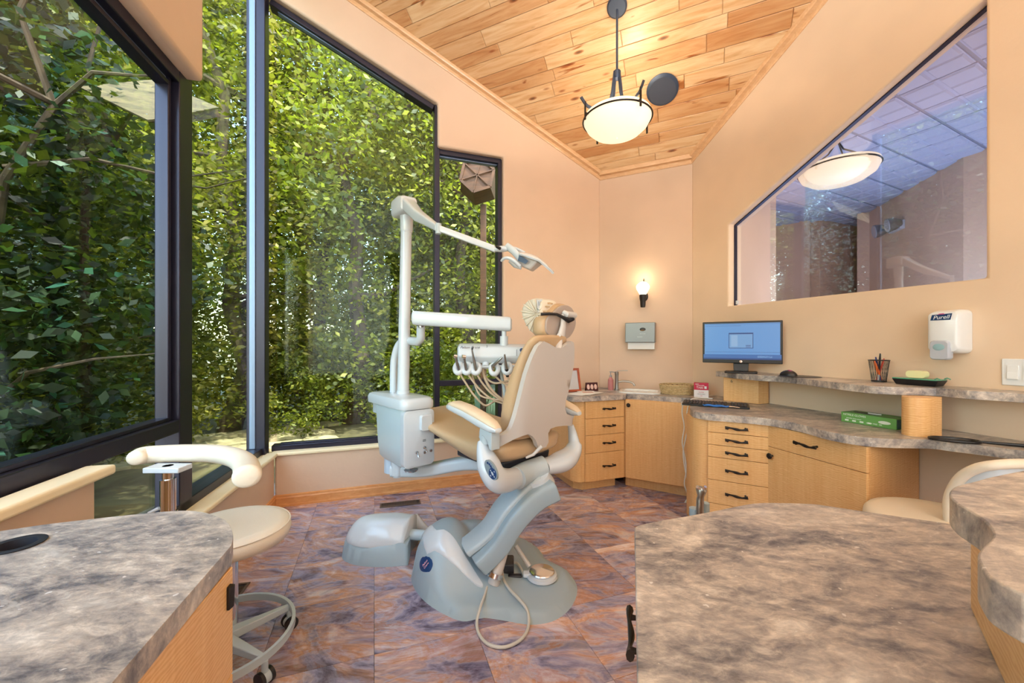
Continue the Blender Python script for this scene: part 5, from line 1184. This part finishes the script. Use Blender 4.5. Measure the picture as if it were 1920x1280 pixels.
plate(uu_, lambda x, y, k: (x, y, Hu(x, y)+.004 if k else .09), 0, .016).build('upper_shell', M['white'], t, smooth=60)
MB().tube([(.17,.10,.17), (.20,.11,.10), (.25,.10,.07)], [.012,.02,.012], 10, flat=2.0).build('rear_lip', M['shell'], t, smooth=60)
rel(t, MB().tube([(-.60,2.29,.10), (-.52,2.27,.105), (-.42,2.24,.10)], .030, 18)).build('conduit', M['grey'], t)
# --- foot control on the base plate with its looping cord
q = onz(1016, 1076, .05); zf = Hb(q.x, q.y)
t = thing('foot_control', 'round chrome-topped foot control lying on the chair base', 'foot control', (q.x, q.y, .036))
MB().lathe([(.074,0),(.078,.006),(.074,.018),(.060,.022),(.001,.022)], n=40).build('ring', M['white'], t); MB().box(-.095,-.05,-.02,.02,.004,.024).build('cord_block', M['white'], t, bevel=.006)
MB().lathe([(.060,.022),(.063,.030),(.060,.034),(.001,.046)], n=48).build('disc', M['chrome'], t, smooth=30)
cp_ = [onz(a, b, z) for a, b, z in [(986,1056,.055),(970,1056,.05),(953,1058,.05),(943,1068,.05),(944,1085,.05),(955,1104,.05),(972,1122,.05),(985,1138,.04),(991,1155,.025),(989,1180,.008),(975,1200,.008),(945,1213,.008),(915,1207,.008),(898,1188,.008),(894,1165,.02),(900,1140,.05),(910,1110,.05),(921,1075,.06),(927,1050,.08)]]
cp_[0] = Vector((q.x-.09, q.y, .046)); 
rel(t, MB().tube(bez(cp_, 6), .0065, 8)).build('cord', mat('grey_cord', (206,202,192), .4), t)

# ================================================================== delivery unit beside the chair
D1 = Vector((-.66,.75,0)).normalized(); W1 = Vector((.75,.66,0)).normalized(); N0 = Vector((-.612, 2.215, 0))
t = DU = thing('delivery_unit', 'glossy white dental delivery cabinet carried on an arm beside the chair', 'dental unit', (-.70, 2.45, 0))
def uc(a, b, z): p = N0 + D1*a + W1*b; return (p.x, p.y, z)
def rbox(a0, a1, b0, b1, r, z, s=1.0):
    return [uc((a0+a1)/2 + (x-(a0+a1)/2)*s, (b0+b1)/2 + (y-(b0+b1)/2)*s, z) for x, y in rrect(a0, a1, b0, b1, r, 4)]
def flp(mb): mb.f = [tuple(reversed(f)) for f in mb.f]; return mb
mb = MB().loft([rbox(.03,.34,.012,.175,.035,.495,.92), rbox(.02,.36,.006,.182,.035,.515), rbox(.01,.38,.003,.187,.03,.60), rbox(.005,.40,.0,.19,.03,.80), rbox(.005,.40,.0,.19,.03,.828)])
rel(t, mb).build('cabinet', M['bluegrey'] if False else mat('panel_ice_grey', (196,208,212), .3, coat=.3), t, smooth=40)
mb = MB(); q_ = [[uc(a, b, z) for b, z in rrect(-.002, .192, .50, .826, .03, 4)] for a in (-.012, .03)]
rel(t, MB().loft([[uc(-.016, .095+(b-.095)*.93, .663+(z-.663)*.95) for b, z in rrect(-.002,.192,.50,.826,.03,4)]] + q_)).build('end_panel', M['white'], t, smooth=40)
rel(t, MB().loft([rbox(-.022,.52,-.012,.202,.05,.830,.985), rbox(-.022,.52,-.012,.202,.05,.838), rbox(-.022,.52,-.012,.202,.05,.868), rbox(-.022,.52,-.012,.202,.05,.886,.95), rbox(-.022,.52,-.012,.202,.05,.892,.86)])).build('lid', M['white'], t, smooth=40)
rel(t, MB().loft([rbox(.36,.50,.02,.17,.03,.76), rbox(.36,.50,.02,.17,.03,.832)])).build('lid_overhang', M['white'], t, smooth=40)
rel(t, MB().loft([[uc(a, b, z) for b, z in rrect(.095,.165,.705,.795,.012,4)] for a in (-.040,-.012)])).build('holder_box', M['white'], t, smooth=40, bevel=.003)
for b_, z_, kd in ((.125,.605,1),(.075,.585,1),(.125,.578,0),(.165,.582,0)):
    c = Vector(uc(-.016, b_, z_)); o_ = rel(t, MB().tube([c, c - D1*.008], [.010,.008], 16)).build('knob', M['chrome'], t)
    if kd: rel(t, MB().tube([c - D1*.006, c - D1*.02 + Vector((0,0,-.008)), c - D1*.03 + Vector((0,0,-.022))], [.004,.004,.006], 10)).build('toggle', M['chrome'], o_) if False else rel(t, MB().tube([c - D1*.006, c - D1*.02 + Vector((0,0,-.008)), c - D1*.026 + Vector((0,0,-.022))], [.004,.0045,.006], 10)).build('toggle', M['chrome'], t)
for k in range(3): rel(t, MB().loft([[uc(-.0166, b, z) for b, z in ((.115,.640+k*.005),(.135,.640+k*.005),(.135,.642+k*.005),(.115,.642+k*.005))], [uc(-.0162, b, z) for b, z in ((.115,.640+k*.005),(.135,.640+k*.005),(.135,.642+k*.005),(.115,.642+k*.005))]])).build('print_line', M['dark'], t)
rel(t, MB().tube([uc(.30,.08,.40), uc(.30,.08,.60)], .055, 22)).build('support_post', mat('pale_blue_grey', (196,206,220), .3), t)
rel(t, MB().tube([uc(.20,.06,.41), uc(.20,.06,.52)], .038, 20).tube([uc(.20,.06,.395), uc(.20,.06,.41)], .026, 20)).build('pivot_post', M['white'], t)
pm = Vector(uc(.04,.07,.475)); rel(t, MB().lathe([(.001,.0),(.036,.004),(.040,.012),(.030,.016),(.010,.02),(.010,.04)], tuple(pm - Vector((0,0,.012))), 28)).build('drain_cup', M['chrome'], t)
ar_ = [at(735,880,2.42), at(800,880,2.42), at(870,868,2.36), at(940,870,2.2), at(1000,880,2.08)]
mb = MB(); rings = []
for i, p in enumerate(bez(ar_, 4)):
    rings.append([tuple(p + Vector((0, y_, z_))) for y_, z_ in rrect(-.045,.045,-.036,.036,.02,4)])
rel(t, flp(mb.loft(rings))).build('support_arm', M['white'], t, smooth=40)
# light pole and the light
pb = Vector((-.690,2.50,.888)); pt = Vector((-.672,2.515,2.02))
rel(t, MB().tube([pb, pb.lerp(pt, .02), pb.lerp(pt, .021), pt], [.041,.041,.037,.034], 24)).build('pole', M['white'], t, smooth=30)
rel(t, MB().tube([pt - Vector((0,0,.10)), pt - Vector((0,0,.092)), pt - Vector((0,0,.001))], [.0372,.039,.041], 24).tube([pt - Vector((0,0,.108)), pt - Vector((0,0,.101))], .0368, 24)).build('pole_collar', M['white'], t)
t = thing('dental_light', 'white dental operating light on a jointed overhead arm', 'lamp', tuple(pt))
hd = []
A_ = at(757,377,2.43); B_ = at(800,398,2.40); C_ = at(822,428,2.36)
def rings_along(P, wh, n=5):
    out = []
    for i, p in enumerate(P):
        tt_ = (P[min(i+1,len(P)-1)] - P[max(i-1,0)]); tt_.z = 0; tt_.normalize(); s = Vector((tt_.y, -tt_.x, 0)); w, h = wh[i]
        out.append([tuple(p + s*x_ + Vector((0,0,1))*z_) for x_, z_ in rrect(-w, w, -h, h, min(w, h)*.45, 3)])
    return out
ax1 = (Vector((C_.x, C_.y-.25, 0)) - Vector((A_.x, A_.y, 0))).normalized()
H0 = pt + Vector((-.01,0,.055)); J1 = Vector((at(822,428,2.12)))
P_ = [H0 - ax1*.085, H0 - ax1*.075, H0 + ax1*.03, H0 + ax1*.075]
rel(t, flp(MB().loft(rings_along(P_, [(.05,.04),(.066,.058),(.066,.058),(.050,.046)])))).build('head_housing', M['white'], t, smooth=40, bevel=.006)
P_ = [H0 + ax1*.06, H0.lerp(J1, .45), J1]
rel(t, flp(MB().loft(rings_along(P_, [(.045,.044),(.032,.036),(.018,.018)])))).build('upper_arm', M['white'], t, smooth=40, bevel=.004)
J2 = at(928, 467, 2.10); rel(t, MB().cyl(J1 - Vector((0,0,.03)), J1 + Vector((0,0,.025)), .016)).build('joint', M['grey'], t)
P_ = [J1.lerp(J2, .03), J1.lerp(J2, .5), J2]; rel(t, flp(MB().loft(rings_along(P_, [(.013,.018)]*3)))).build('lower_arm', M['white'], t, smooth=40, bevel=.003)
J3 = at(952, 466, 2.08); rel(t, MB().tube([J2, J2.lerp(J3, .5), J3], [.014,.017,.014], 14)).build('swivel', M['white'], t); rel(t, MB().tube([at(931,462,2.06), at(938,466,2.05)], .008, 8)).build('cable_port', M['black'], t)
yk1 = [at(950,461,2.08), at(962,470,2.05), at(974,484,2.03), at(979,492,2.02)]; rel(t, MB().tube(bez(yk1, 4), .011, 12, flat=1.7)).build('yoke_bracket', M['white'], t, smooth=60)
rel(t, MB().tube(bez([at(950,462,2.12), at(968,466,2.14), at(984,474,2.14)], 4), .008, 10)).build('yoke_bracket', M['white'], t, smooth=60)
rel(t, MB().tube(bez([at(940,489,2.02), at(946,484,2.0), at(955,484,1.99), at(965,490,1.99), at(975,499,2.0)], 4), [.006,.007,.008,.008,.008,.008,.009,.009,.009,.010,.010,.010,.010,.010,.010,.010,.010], 12)).build('handle', M['white'], t, smooth=60)
rel(t, MB().tube([at(956,488,2.05), at(966,497,2.05), at(978,502,2.05)], [.012,.014,.010], 10)).build('handle', M['white'], t, smooth=60)
# reflector housing: a curved shield
s0 = at(977,485,2.06); s1 = at(1037,512,1.98); dx = (s1-s0).normalized(); sy = Vector((.35,.93,0)).normalized(); sz = dx.cross(sy).normalized(); sz = sz if sz.z > 0 else -sz; Ls = (s1-s0).length
out_ = [(0,-.055),(.02,-.085),(.07,-.085),(.12,-.055),(Ls-.012,-.015),(Ls,0),(Ls-.012,.015),(.12,.055),(.07,.085),(.02,.085),(0,.055)]
def fsl(a, b, k): return s0 + dx*a + sy*b + sz*(.022 + .035*math.sin(PI*min(max(a/Ls, 0), 1)*.8+.35) - 3.2*b*b - .03*(a/Ls) - (.008 if k == 0 else 0))
rel(t, plate(out_, fsl, 0, .02)).build('reflector_shield', mat('clear_white_shield', (232,238,244), .12, coat=.6), t, smooth=60, bevel=.002)
rel(t, MB().tube([fsl(a, b, 1) for a, b in out_], .0045, 8, closed=True)).build('shield_rim', M['white'], t)
rel(t, MB().hexa([tuple(s0 + dx*a + sy*b + sz*c) for a, b, c in ((.01,-.04,-.035),(.085,-.03,-.035),(.085,.03,-.035),(.01,.04,-.035),(0,-.06,.02),(.11,-.045,.02),(.11,.045,.02),(0,.06,.02))])).build('lamp_body', M['shell'], t, bevel=.008, smooth=40)
rel(t, MB().hexa([tuple(s0 + dx*a + sy*b + sz*c) for a, b, c in ((.015,-.064,-.018),(.06,-.060,-.018),(.06,-.058,-.018),(.015,-.061,-.018),(.010,-.070,.012),(.07,-.062,.002),(.07,-.060,.002),(.010,-.067,.012))])).build('side_window', M['slateblue'], t)
# delivery arm and head
t = thing('instrument_delivery_head', 'white instrument head hanging from a long horizontal arm over the seat', 'dental unit', tuple(at(940,660,2.36)))
rel(t, MB().tube(bez([at(738,735,2.58), at(738,700,2.58), at(740,670,2.58), at(748,646,2.57), at(760,637,2.55)], 5), .024, 16)).build('riser', M['white'], t, smooth=60)
rel(t, MB().tube([at(760,638,2.55), at(784,640,2.42), at(789,634,2.40), at(789,610,2.38)], [.026,.027,.026,.025], 16)).build('elbow', M['white'], t, smooth=60)
rel(t, MB().cyl(at(789,614,2.36), at(787,600,2.36), .014)).build('pin', M['steel'], t)
a0 = at(773,596,2.36); a1 = at(960,608,2.30); mb = MB(); rings = []
for k, (f_, hs) in enumerate(((0,.5),(.015,.9),(.04,1),(.96,1),(.985,.92),(1,.6))):
    p = a0.lerp(a1, f_); rings.append([tuple(p + Vector((-.02*0, y_*hs, z_*hs))) for y_, z_ in rrect(-.045,.045,-.042,.042,.022,4)])
rel(t, flp(mb.loft(rings))).build('beam', M['white'], t, smooth=40)
rel(t, MB().cyl(at(945,616,2.30), at(945,632,2.30), .014).tube([at(945,630,2.31), at(945,648,2.31)], .024, 18)).build('drop_post', M['white'], t)
h0 = at(860,662,2.34); h1 = at(1000,664,2.34)
mb = MB(); rings = []
pr_ = [(-.075,-.035),(-.085,-.015),(-.07,.04),(-.03,.058),(.09,.060),(.10,.04),(.10,-.03),(.06,-.055),(-.05,-.055)]
for f_, s_ in ((0,.80),(.02,1),(.98,1),(1,.8)):
    p = h0.lerp(h1, f_); rings.append([tuple(p + Vector((0, y_*s_, z_*s_))) for y_, z_ in pr_])
rel(t, flp(mb.loft(rings))).build('head', M['white'], t, smooth=35, bevel=.008)
text('Pelton Crane', .021, M['dark'], t, facing(at(881,651,2.255), (1,0,0), (0,.22,1)), 'lettering', shear=.4); text('3', .018, M['dark'], t, facing(at(913,649.5,2.255), (1,0,0), (0,.22,1)), 'emblem')
rel(t, MB().bar(at(969,655,2.252), at(969,667,2.246), .003, .003)).build('panel_joint', M['dark'], t)
rel(t, MB().tube([at(978,656,2.25), at(978,656,2.245)], .011, 16)).build('button', M['navy'], t)
rel(t, MB().tube([at(912,670,2.33), at(911,680,2.30), at(910,688,2.28)], [.026,.022,.020], 16)).build('centre_stem', M['white'], t, smooth=60)
rel(t, MB().tube([at(856,688,2.28), at(967,686,2.28)], .008, 12)).build('holder_bar', M['white'], t)
hs_ = [(860,690),(875.6,690),(892.5,690.5),(927,692),(951,690)]
for px_, py_ in hs_:
    c = at(px_, py_, 2.265); rel(t, MB().tube([c + Vector((.021*math.cos(a), .021*math.sin(a)*.8, .027*math.sin(a))) for a in [2*PI*i/24 for i in range(24)]], .0145, 10, closed=True)).build('holder', M['white'], t, smooth=60)
hpc = [((854,668),(861,696),'air turbine handpiece with a round steel head, first at the left of the instrument holders', 'air'),
       ((870,669),(875,697),'air turbine handpiece with a round steel head, second from the left in the holders', 'air'),
       ((885,655),(893,698),'long steel handpiece reaching highest in front of the instrument head', 'long'),
       ((940,671),(924,686),'three-way syringe with a bent nozzle lying in the fourth holder', 'syr'),
       ((946,664),(951,702),'dark-based steel handpiece in the rightmost instrument holder', 'dark')]
paths = [[(862,700),(872,716),(886,737),(900,753),(912,760),(928,752),(944,752),(962,760)], [(876,699),(885,712),(900,730),(922,748),(945,757),(965,764)],
         [(894,700),(903,716),(920,736),(940,750),(965,762)], [(925,696),(930,706),(941,716),(954,723),(968,724)], [(952,705),(955,714),(961,724),(970,732)]]
for (top_, bot_, lb, kd), ph in zip(hpc, paths):
    T_ = at(top_[0], top_[1], 2.215); B_ = at(bot_[0], bot_[1], 2.255)
    t = thing('handpiece', lb, 'handpiece', tuple(B_), group='instruments in the delivery head holders')
    mid = T_.lerp(B_, .5)
    if kd == 'syr':
        rel(t, MB().tube([T_ + Vector((.004,0,.006)), T_, T_.lerp(B_, .6), B_, B_ + Vector((.002,0,-.02))], [.004,.006,.009,.011,.009], 12)).build('body', M['steel'], t)
        rel(t, MB().tube([B_ + Vector((.004,-.004,.0)), B_ + Vector((0,0,-.028))], .007, 10)).build('grip', mat('brass', (176,138,92), .3, 1), t)
    else:
        rel(t, MB().tube([T_, T_.lerp(B_, .3), mid, T_.lerp(B_, .8), B_], [.0045 if kd != 'air' else .0085, .006, .009, .0095, .008], 12)).build('body', M['steel'], t)
        if kd == 'air': rel(t, MB().tube([T_ + Vector((-.010,-.006,.004)), T_ + Vector((.008,.002,.0))], .0105, 14)).build('turbine_head', M['chrome'], t)
        if kd == 'long': rel(t, MB().tube([T_ + Vector((0,0,0)), T_ + Vector((.006,-.002,.016))], [.006,.0035], 10)).build('turbine_head', M['dark'], t)
        if kd == 'dark': rel(t, MB().tube([T_.lerp(B_, .72), B_ + Vector((.002,0,-.012))], [.0105,.009], 12)).build('grip', M['black'], t)
    rel(t, MB().tube(bez([at(a, b, 2.255 + .012*i) for i, (a, b) in enumerate(ph)] + [at(975,700,2.42), at(970,675,2.40)], 5), .0058, 8)).build('hose', M['tube'], t, smooth=60)
t = thing('hose_bundle', 'loose beige hoses looping below the instrument head', 'hose', tuple(at(905,690,2.33)))
for ph, y_, r_ in (([(903,688),(910,706),(924,717),(940,717),(956,712),(972,700)], 2.31, .0062), ([(904,686),(908,705),(918,726),(935,744),(956,757),(975,760)], 2.30, .0085), ([(884,697),(888,712),(893,728),(902,742),(925,748),(960,752)], 2.29, .005), ([(938,688),(942,712),(947,740),(950,752)], 2.33, .010)):
    rel(t, MB().tube(bez([at(a, b, y_) for a, b in ph], 5), r_, 8)).build('hose', M['tube'] if r_ < .0099 else M['grey'], t, smooth=60)

# ================================================================== stools
def cushion(t, c, rx, ry, z0, z1, m_, name='seat', rz=0):
    mb = MB().lathe([(.001,0),(.80,.0),(.96,.12),(1.0,.45),(.985,.70),(.93,.90),(.80,.985),(.5,1.0),(.001,1.01)], n=48)
    ca_, sa_ = math.cos(rz), math.sin(rz); mb.v = [(c[0]+(x*rx*ca_-y*ry*sa_), c[1]+(x*rx*sa_+y*ry*ca_), z0+(z1-z0)*z) for x, y, z in mb.v]; return mb.build(name, m_, t, smooth=60)
sc = Vector((-1.10,1.545,0))
t = thing('assistant_stool', 'cream leather assistant stool with a curved belly bar, beside the left counter', 'stool', tuple(sc))
sr = MB().lathe([(.90,.62),(1.003,.60),(1.006,.64),(.90,.66)], n=48, cap=False)
cushion(t, (0,0), .208, .205, .425, .502, M['stool'])
MB().tube([(.2035*math.cos(2*PI*i/48), .2005*math.sin(2*PI*i/48), .487) for i in range(48)], .0028, 6, closed=True).build('piping', M['stool'], t)
MB().cyl((0,0,.405), (0,0,.426), .12, .15).build('seat_plate', M['dark'], t); MB().cyl((0,0,.11), (0,0,.40), .024).build('gas_lift', M['chrome'], t)
pp = Vector((-1.168+1.10, 1.34-1.545, 0))
MB().bar((0,0,.412), (pp.x, pp.y, .412), .04, .012).build('bar_bracket', M['grey'], t)
MB().cyl((pp.x,pp.y,.405), (pp.x,pp.y,.79), .0155).build('bar_post', M['chrome'], t); MB().cyl((pp.x,pp.y,.405), (pp.x,pp.y,.745), .022).cyl((pp.x,pp.y,.60), (pp.x,pp.y,.635), .026).build('bar_sleeve', M['chrome'], t)
MB().tube([(pp.x-.02,pp.y-.012,.65), (pp.x-.045,pp.y-.02,.638), (pp.x-.045,pp.y-.02,.600), (pp.x-.02,pp.y-.012,.590)], .006, 8).build('clamp_lever', M['white'], t)
pth = [onz(a, b, .815) for a, b in [(252,860),(270,853),(310,850),(355,849),(400,850),(436,856),(458,868),(464,885),(462,895)]]
pl_ = bez([p - sc for p in pth], 4); n_ = len(pl_)
MB().tube(pl_, [.020 if i in (0,) else (.029 if i < 3 else (.033 + .006*(i/(n_-1))**2)) * (.75 if i == n_-1 else 1) for i in range(n_)], 20, flat=.9).build('belly_bar', M['stool'], t, sub=1, smooth=60)
MB().box(pp.x-.06, pp.x+.06, pp.y-.03, pp.y+.03, .772, .790).build('bar_plate', M['white'], t, bevel=.003)
bc = Vector((0,-.06,0)); MB().lathe([(.036,.06),(.046,.075),(.040,.115),(.028,.125)], (0,-.06,0), 24).build('hub', M['grey'], t)
RR = .245; ring = [[((RR+x_)*math.cos(2*PI*i/56), -.06+(RR+x_)*math.sin(2*PI*i/56), z_) for x_, z_ in ((-.006,.085),(.006,.085),(.006,.112),(-.006,.112))] for i in range(57)]
MB().loft(ring, cap=False).build('foot_ring', M['grey'], t, smooth=40)
for k in range(5):
    a = math.radians(-22+72*k); e_ = (RR*math.cos(a), -.06+RR*math.sin(a))
    MB().hexa([(bc.x+.03*math.cos(a+.9), bc.y+.03*math.sin(a+.9), .078),(bc.x+.03*math.cos(a-.9), bc.y+.03*math.sin(a-.9), .078),(e_[0]+.010*math.sin(a), e_[1]-.010*math.cos(a), .080),(e_[0]-.010*math.sin(a), e_[1]+.010*math.cos(a), .080),
               (bc.x+.03*math.cos(a+.9), bc.y+.03*math.sin(a+.9), .112),(bc.x+.03*math.cos(a-.9), bc.y+.03*math.sin(a-.9), .112),(e_[0]+.008*math.sin(a), e_[1]-.008*math.cos(a), .102),(e_[0]-.008*math.sin(a), e_[1]+.008*math.cos(a), .102)]).build('leg', M['grey'], t, bevel=.003)
    w = Vector((e_[0]*1.0, e_[1], .027)); s_ = Vector((-math.sin(a), math.cos(a), 0)); hd_ = MB().tube([w - s_*.022, w + s_*.022], .0225, 18).cyl(w + Vector((0,0,.015)), w + Vector((0,0,.06)), .011).build('caster', M['grey'], t)
    MB().tube([w - s_*.0235, w - s_*.012], .0265, 20).tube([w + s_*.012, w + s_*.0235], .0265, 20).build('wheel', M['black'], hd_)
sc = Vector((1.68,1.56,0))
t = thing('operator_stool', 'cream leather stool with a rounded backrest, under the right worktop', 'stool', tuple(sc))
cushion(t, (0,0), .225, .215, .455, .530, M['stool']); MB().cyl((0,0,.43), (0,0,.456), .13, .16).build('seat_plate', M['dark'], t); MB().cyl((0,0,.09), (0,0,.43), .024).build('gas_lift', M['chrome'], t)
for k in range(5):
    a = math.radians(10+72*k); MB().bar((0,0,.09), (.25*math.cos(a), .25*math.sin(a), .07), .04, .022).build('leg', M['grey'], t, bevel=.004)
    w = Vector((.25*math.cos(a), .25*math.sin(a), .025)); s_ = Vector((-math.sin(a), math.cos(a), 0)); MB().tube([w-s_*.02, w+s_*.02], .025, 16).cyl(w, w+Vector((0,0,.05)), .01).build('caster', M['black'], t)
def bk(px, py, Y): return at(px, py, Y) - sc
ou = [(1786,1010),(1780,975),(1779,940),(1789,912),(1808,890),(1835,877),(1870,871),(1920,869),(1975,872),(2010,885),(2030,910),(2035,950),(2030,990),(2020,1020)]
def Yb(px): return 1.50 - .13*math.sin(PI*min(max((px-1778)/260, 0), 1))
pts = [bk(a, b, Yb(a)) for a, b in ou]
MB().tube(bez(pts, 5), .0175, 12, flat=.9).build('backrest_rim', M['stool'], t, smooth=60)
inn = bez([Vector((a, b, 0)) for a, b in ou], 3); cx_ = 1905; cy_ = 955
o1 = [((p.x-cx_)*.93+cx_, (p.y-cy_)*.92+cy_) for p in inn]
plate([(a/1000, -b/1000) for a, b in o1], lambda a, b, k: bk(a*1000, -b*1000, Yb(a*1000) + (.022 if k else .004) + .0), 0, .02).build('backrest_shell', M['white'], t, smooth=60)
o2 = [((p.x-cx_)*.99+cx_, (p.y-cy_)*.985+cy_) for p in inn]
plate([(a/1000, -b/1000) for a, b in o2], lambda a, b, k: bk(a*1000, -b*1000, Yb(a*1000) + (.050 if k else .023)), 0, .02).build('backrest_pad', M['stool'], t, smooth=60)
MB().tube([bk(1905,1010,1.39), Vector((.06,-.20,.46)), Vector((.0,-.08,.42))], .014, 10).build('backrest_stem', M['chrome'], t, smooth=60)

# ================================================================== syringe stand behind the island, charger cable
Yh = 1.30; c = at(1311, 950, Yh); t = thing('instrument_stand', 'slim grey post with instrument cups standing behind the island', 'stand', (c.x, c.y, 0))
MB().lathe([(.15,0),(.15,.012),(.03,.03),(.016,.04),(.014,c.z-.03),(.02,c.z-.02)], n=32).build('post', M['grey'], t)
rel(t, MB().tube([at(1300,958,Yh), at(1325,958,Yh)], .012, 14).tube([at(1302,966,Yh), at(1302,952,Yh)], .016, 18).tube([at(1322,966,Yh), at(1322,942,Yh)], .0135, 18)).build('holder', M['bluegrey'], t, smooth=50)
t = thing('air_water_syringe', 'polished steel syringe standing in the cup of the grey post', 'syringe', tuple(at(1312,965,Yh-.03)))
rel(t, MB().tube([at(1312,966,Yh-.03), at(1313,936,Yh-.03), at(1314,930,Yh-.03), at(1315,918,Yh-.03), at(1316,913,Yh-.03)], [.012,.0115,.010,.017,.012], 16)).build('body', M['steel'], t, smooth=60)
for dx_ in (-.008,.008): rel(t, MB().tube([at(1315,916,Yh-.045)+Vector((dx_,0,0)), at(1315,912,Yh-.05)+Vector((dx_*1.6,0,0))], .005, 8)).build('button', M['chrome'], t)
t = thing('charger_cable', 'white charger cable trailing over the worktop edge to near the floor', 'cable', tuple(onz(1310,747,ZT+.004)))
w1_ = [onz(1336,747,ZT+.004), onz(1318,745.5,ZT+.004), onz(1305,746,ZT+.004), at(1294,750,3.02), at(1291,758,2.98), at(1288,775,2.97), at(1291,797,2.96), at(1286,820,2.96), at(1281,845,2.96), at(1283,870,2.96), at(1288,895,2.96), at(1295,918,2.96), at(1291,938,2.96), at(1284,942,2.96)]
rel(t, MB().tube(bez(w1_, 4), .0045, 8)).build('cord', M['cable'], t, smooth=60)
w2_ = [at(1280,758,2.97), at(1279,775,2.965), at(1283,800,2.955), at(1279,828,2.955), at(1283,850,2.955), at(1287,880,2.955), at(1283,905,2.955), at(1287,920,2.955), at(1290,932,2.955), at(1284,942,2.955)]
rel(t, MB().tube(bez(w2_, 4), .0045, 8)).build('cord', M['cable'], t, smooth=60)
rel(t, MB().bar(at(1278,757,2.95), at(1290,757,2.95), .028, .022)).build('plug', M['cable'], t, bevel=.004)

# ================================================================== outdoor pieces seen through the glass
t = thing('utility_cabinet', 'pale green ribbed utility cabinet with a dark lid, outside the small window', 'utility cabinet', (-.30, 5.0, GZ))
gm = mat('pale_green_metal', (150,176,152), .5); MB().box(-.16,.22,-.15,.15,0,.86).build('body', gm, t, bevel=.01)
for k in range(12): MB().box(-.15+k*.031,-.138+k*.031,-.158,-.149,.05,.82).build('rib', gm, t)
MB().hexa([(-.19,-.18,.86),(.25,-.18,.86),(.25,.18,.86),(-.19,.18,.86),(-.17,-.16,.96),(.24,-.16,.90),(.24,.16,.90),(-.17,.16,.96)]).build('lid', mat('dark_green_lid', (50,66,62), .5), t)
wd_ = m_trim('cedar_wood', (66,38,22), (108,66,38), .55); t = thing('timber_post', 'brown timber eave post with a faceted bracket outside the small window', 'post', (-.345, 4.75, GZ))
MB().box(-.035,.035,-.035,.035,0,3.1).build('post', wd_, t, bevel=.004)
hx = at(899,335,4.6); zh_ = hx.z - GZ
def hexring(y, r, z, n=6, ph=.3): return [(-.05+r*math.cos(2*PI*i/n+ph), y, z+r*math.sin(2*PI*i/n+ph)) for i in range(n)]
MB().loft([hexring(-.25,.20,zh_), hexring(.10,.25,zh_+.02)]).build('bracket', wd_, t, bevel=.004, smooth=0)
for k in range(6):
    a = 2*PI*k/6+.3; b = a + PI/3; MB().bar((-.05+.2*math.cos(a),-.255,zh_+.2*math.sin(a)), (-.05+.2*math.cos(b),-.255,zh_+.2*math.sin(b)), .03, .03, up=(0,1,0)).bar((-.05,-.262,zh_), (-.05+.19*math.cos(a),-.262,zh_+.19*math.sin(a)), .012, .012, up=(0,1,0)).build('batten', wd_, t)
MB().box(-.10,.28,-.22,.30,zh_+.15,zh_+.24).build('beam', wd_, t)
t = thing('shed_roof', 'weathered shingled shed roof edge among the leaves outside the left window', 'roof', (-2.62, 2.92, GZ)); sw = m_trim('weathered_shingle', (70,62,46), (112,98,70), .8, (2,20,20))
zz0_ = at(310,225,2.9).z - GZ; r0_ = Vector((0,-.02,zz0_)); r1_ = Vector((-.80,.25,zz0_+.42))
for k in range(8):
    off = Vector((.010*k, .075*k*.9, .052*k)); MB().bar(r0_+off, r1_+off, .095, .014, up=(0,-.6,.8)).build('shingle_course', sw, t)
for f_ in (.08, .92): q = r0_.lerp(r1_, f_); MB().bar(q+Vector((0,.02,-.04)), q+Vector((.08,.55,.36)), .05, .07).build('rafter', wd_, t)
q = r0_.lerp(r1_, .5) + Vector((.05,.35,.2)); MB().box(q.x-.04,q.x+.04,q.y-.04,q.y+.04,0,q.z).build('post', wd_, t)
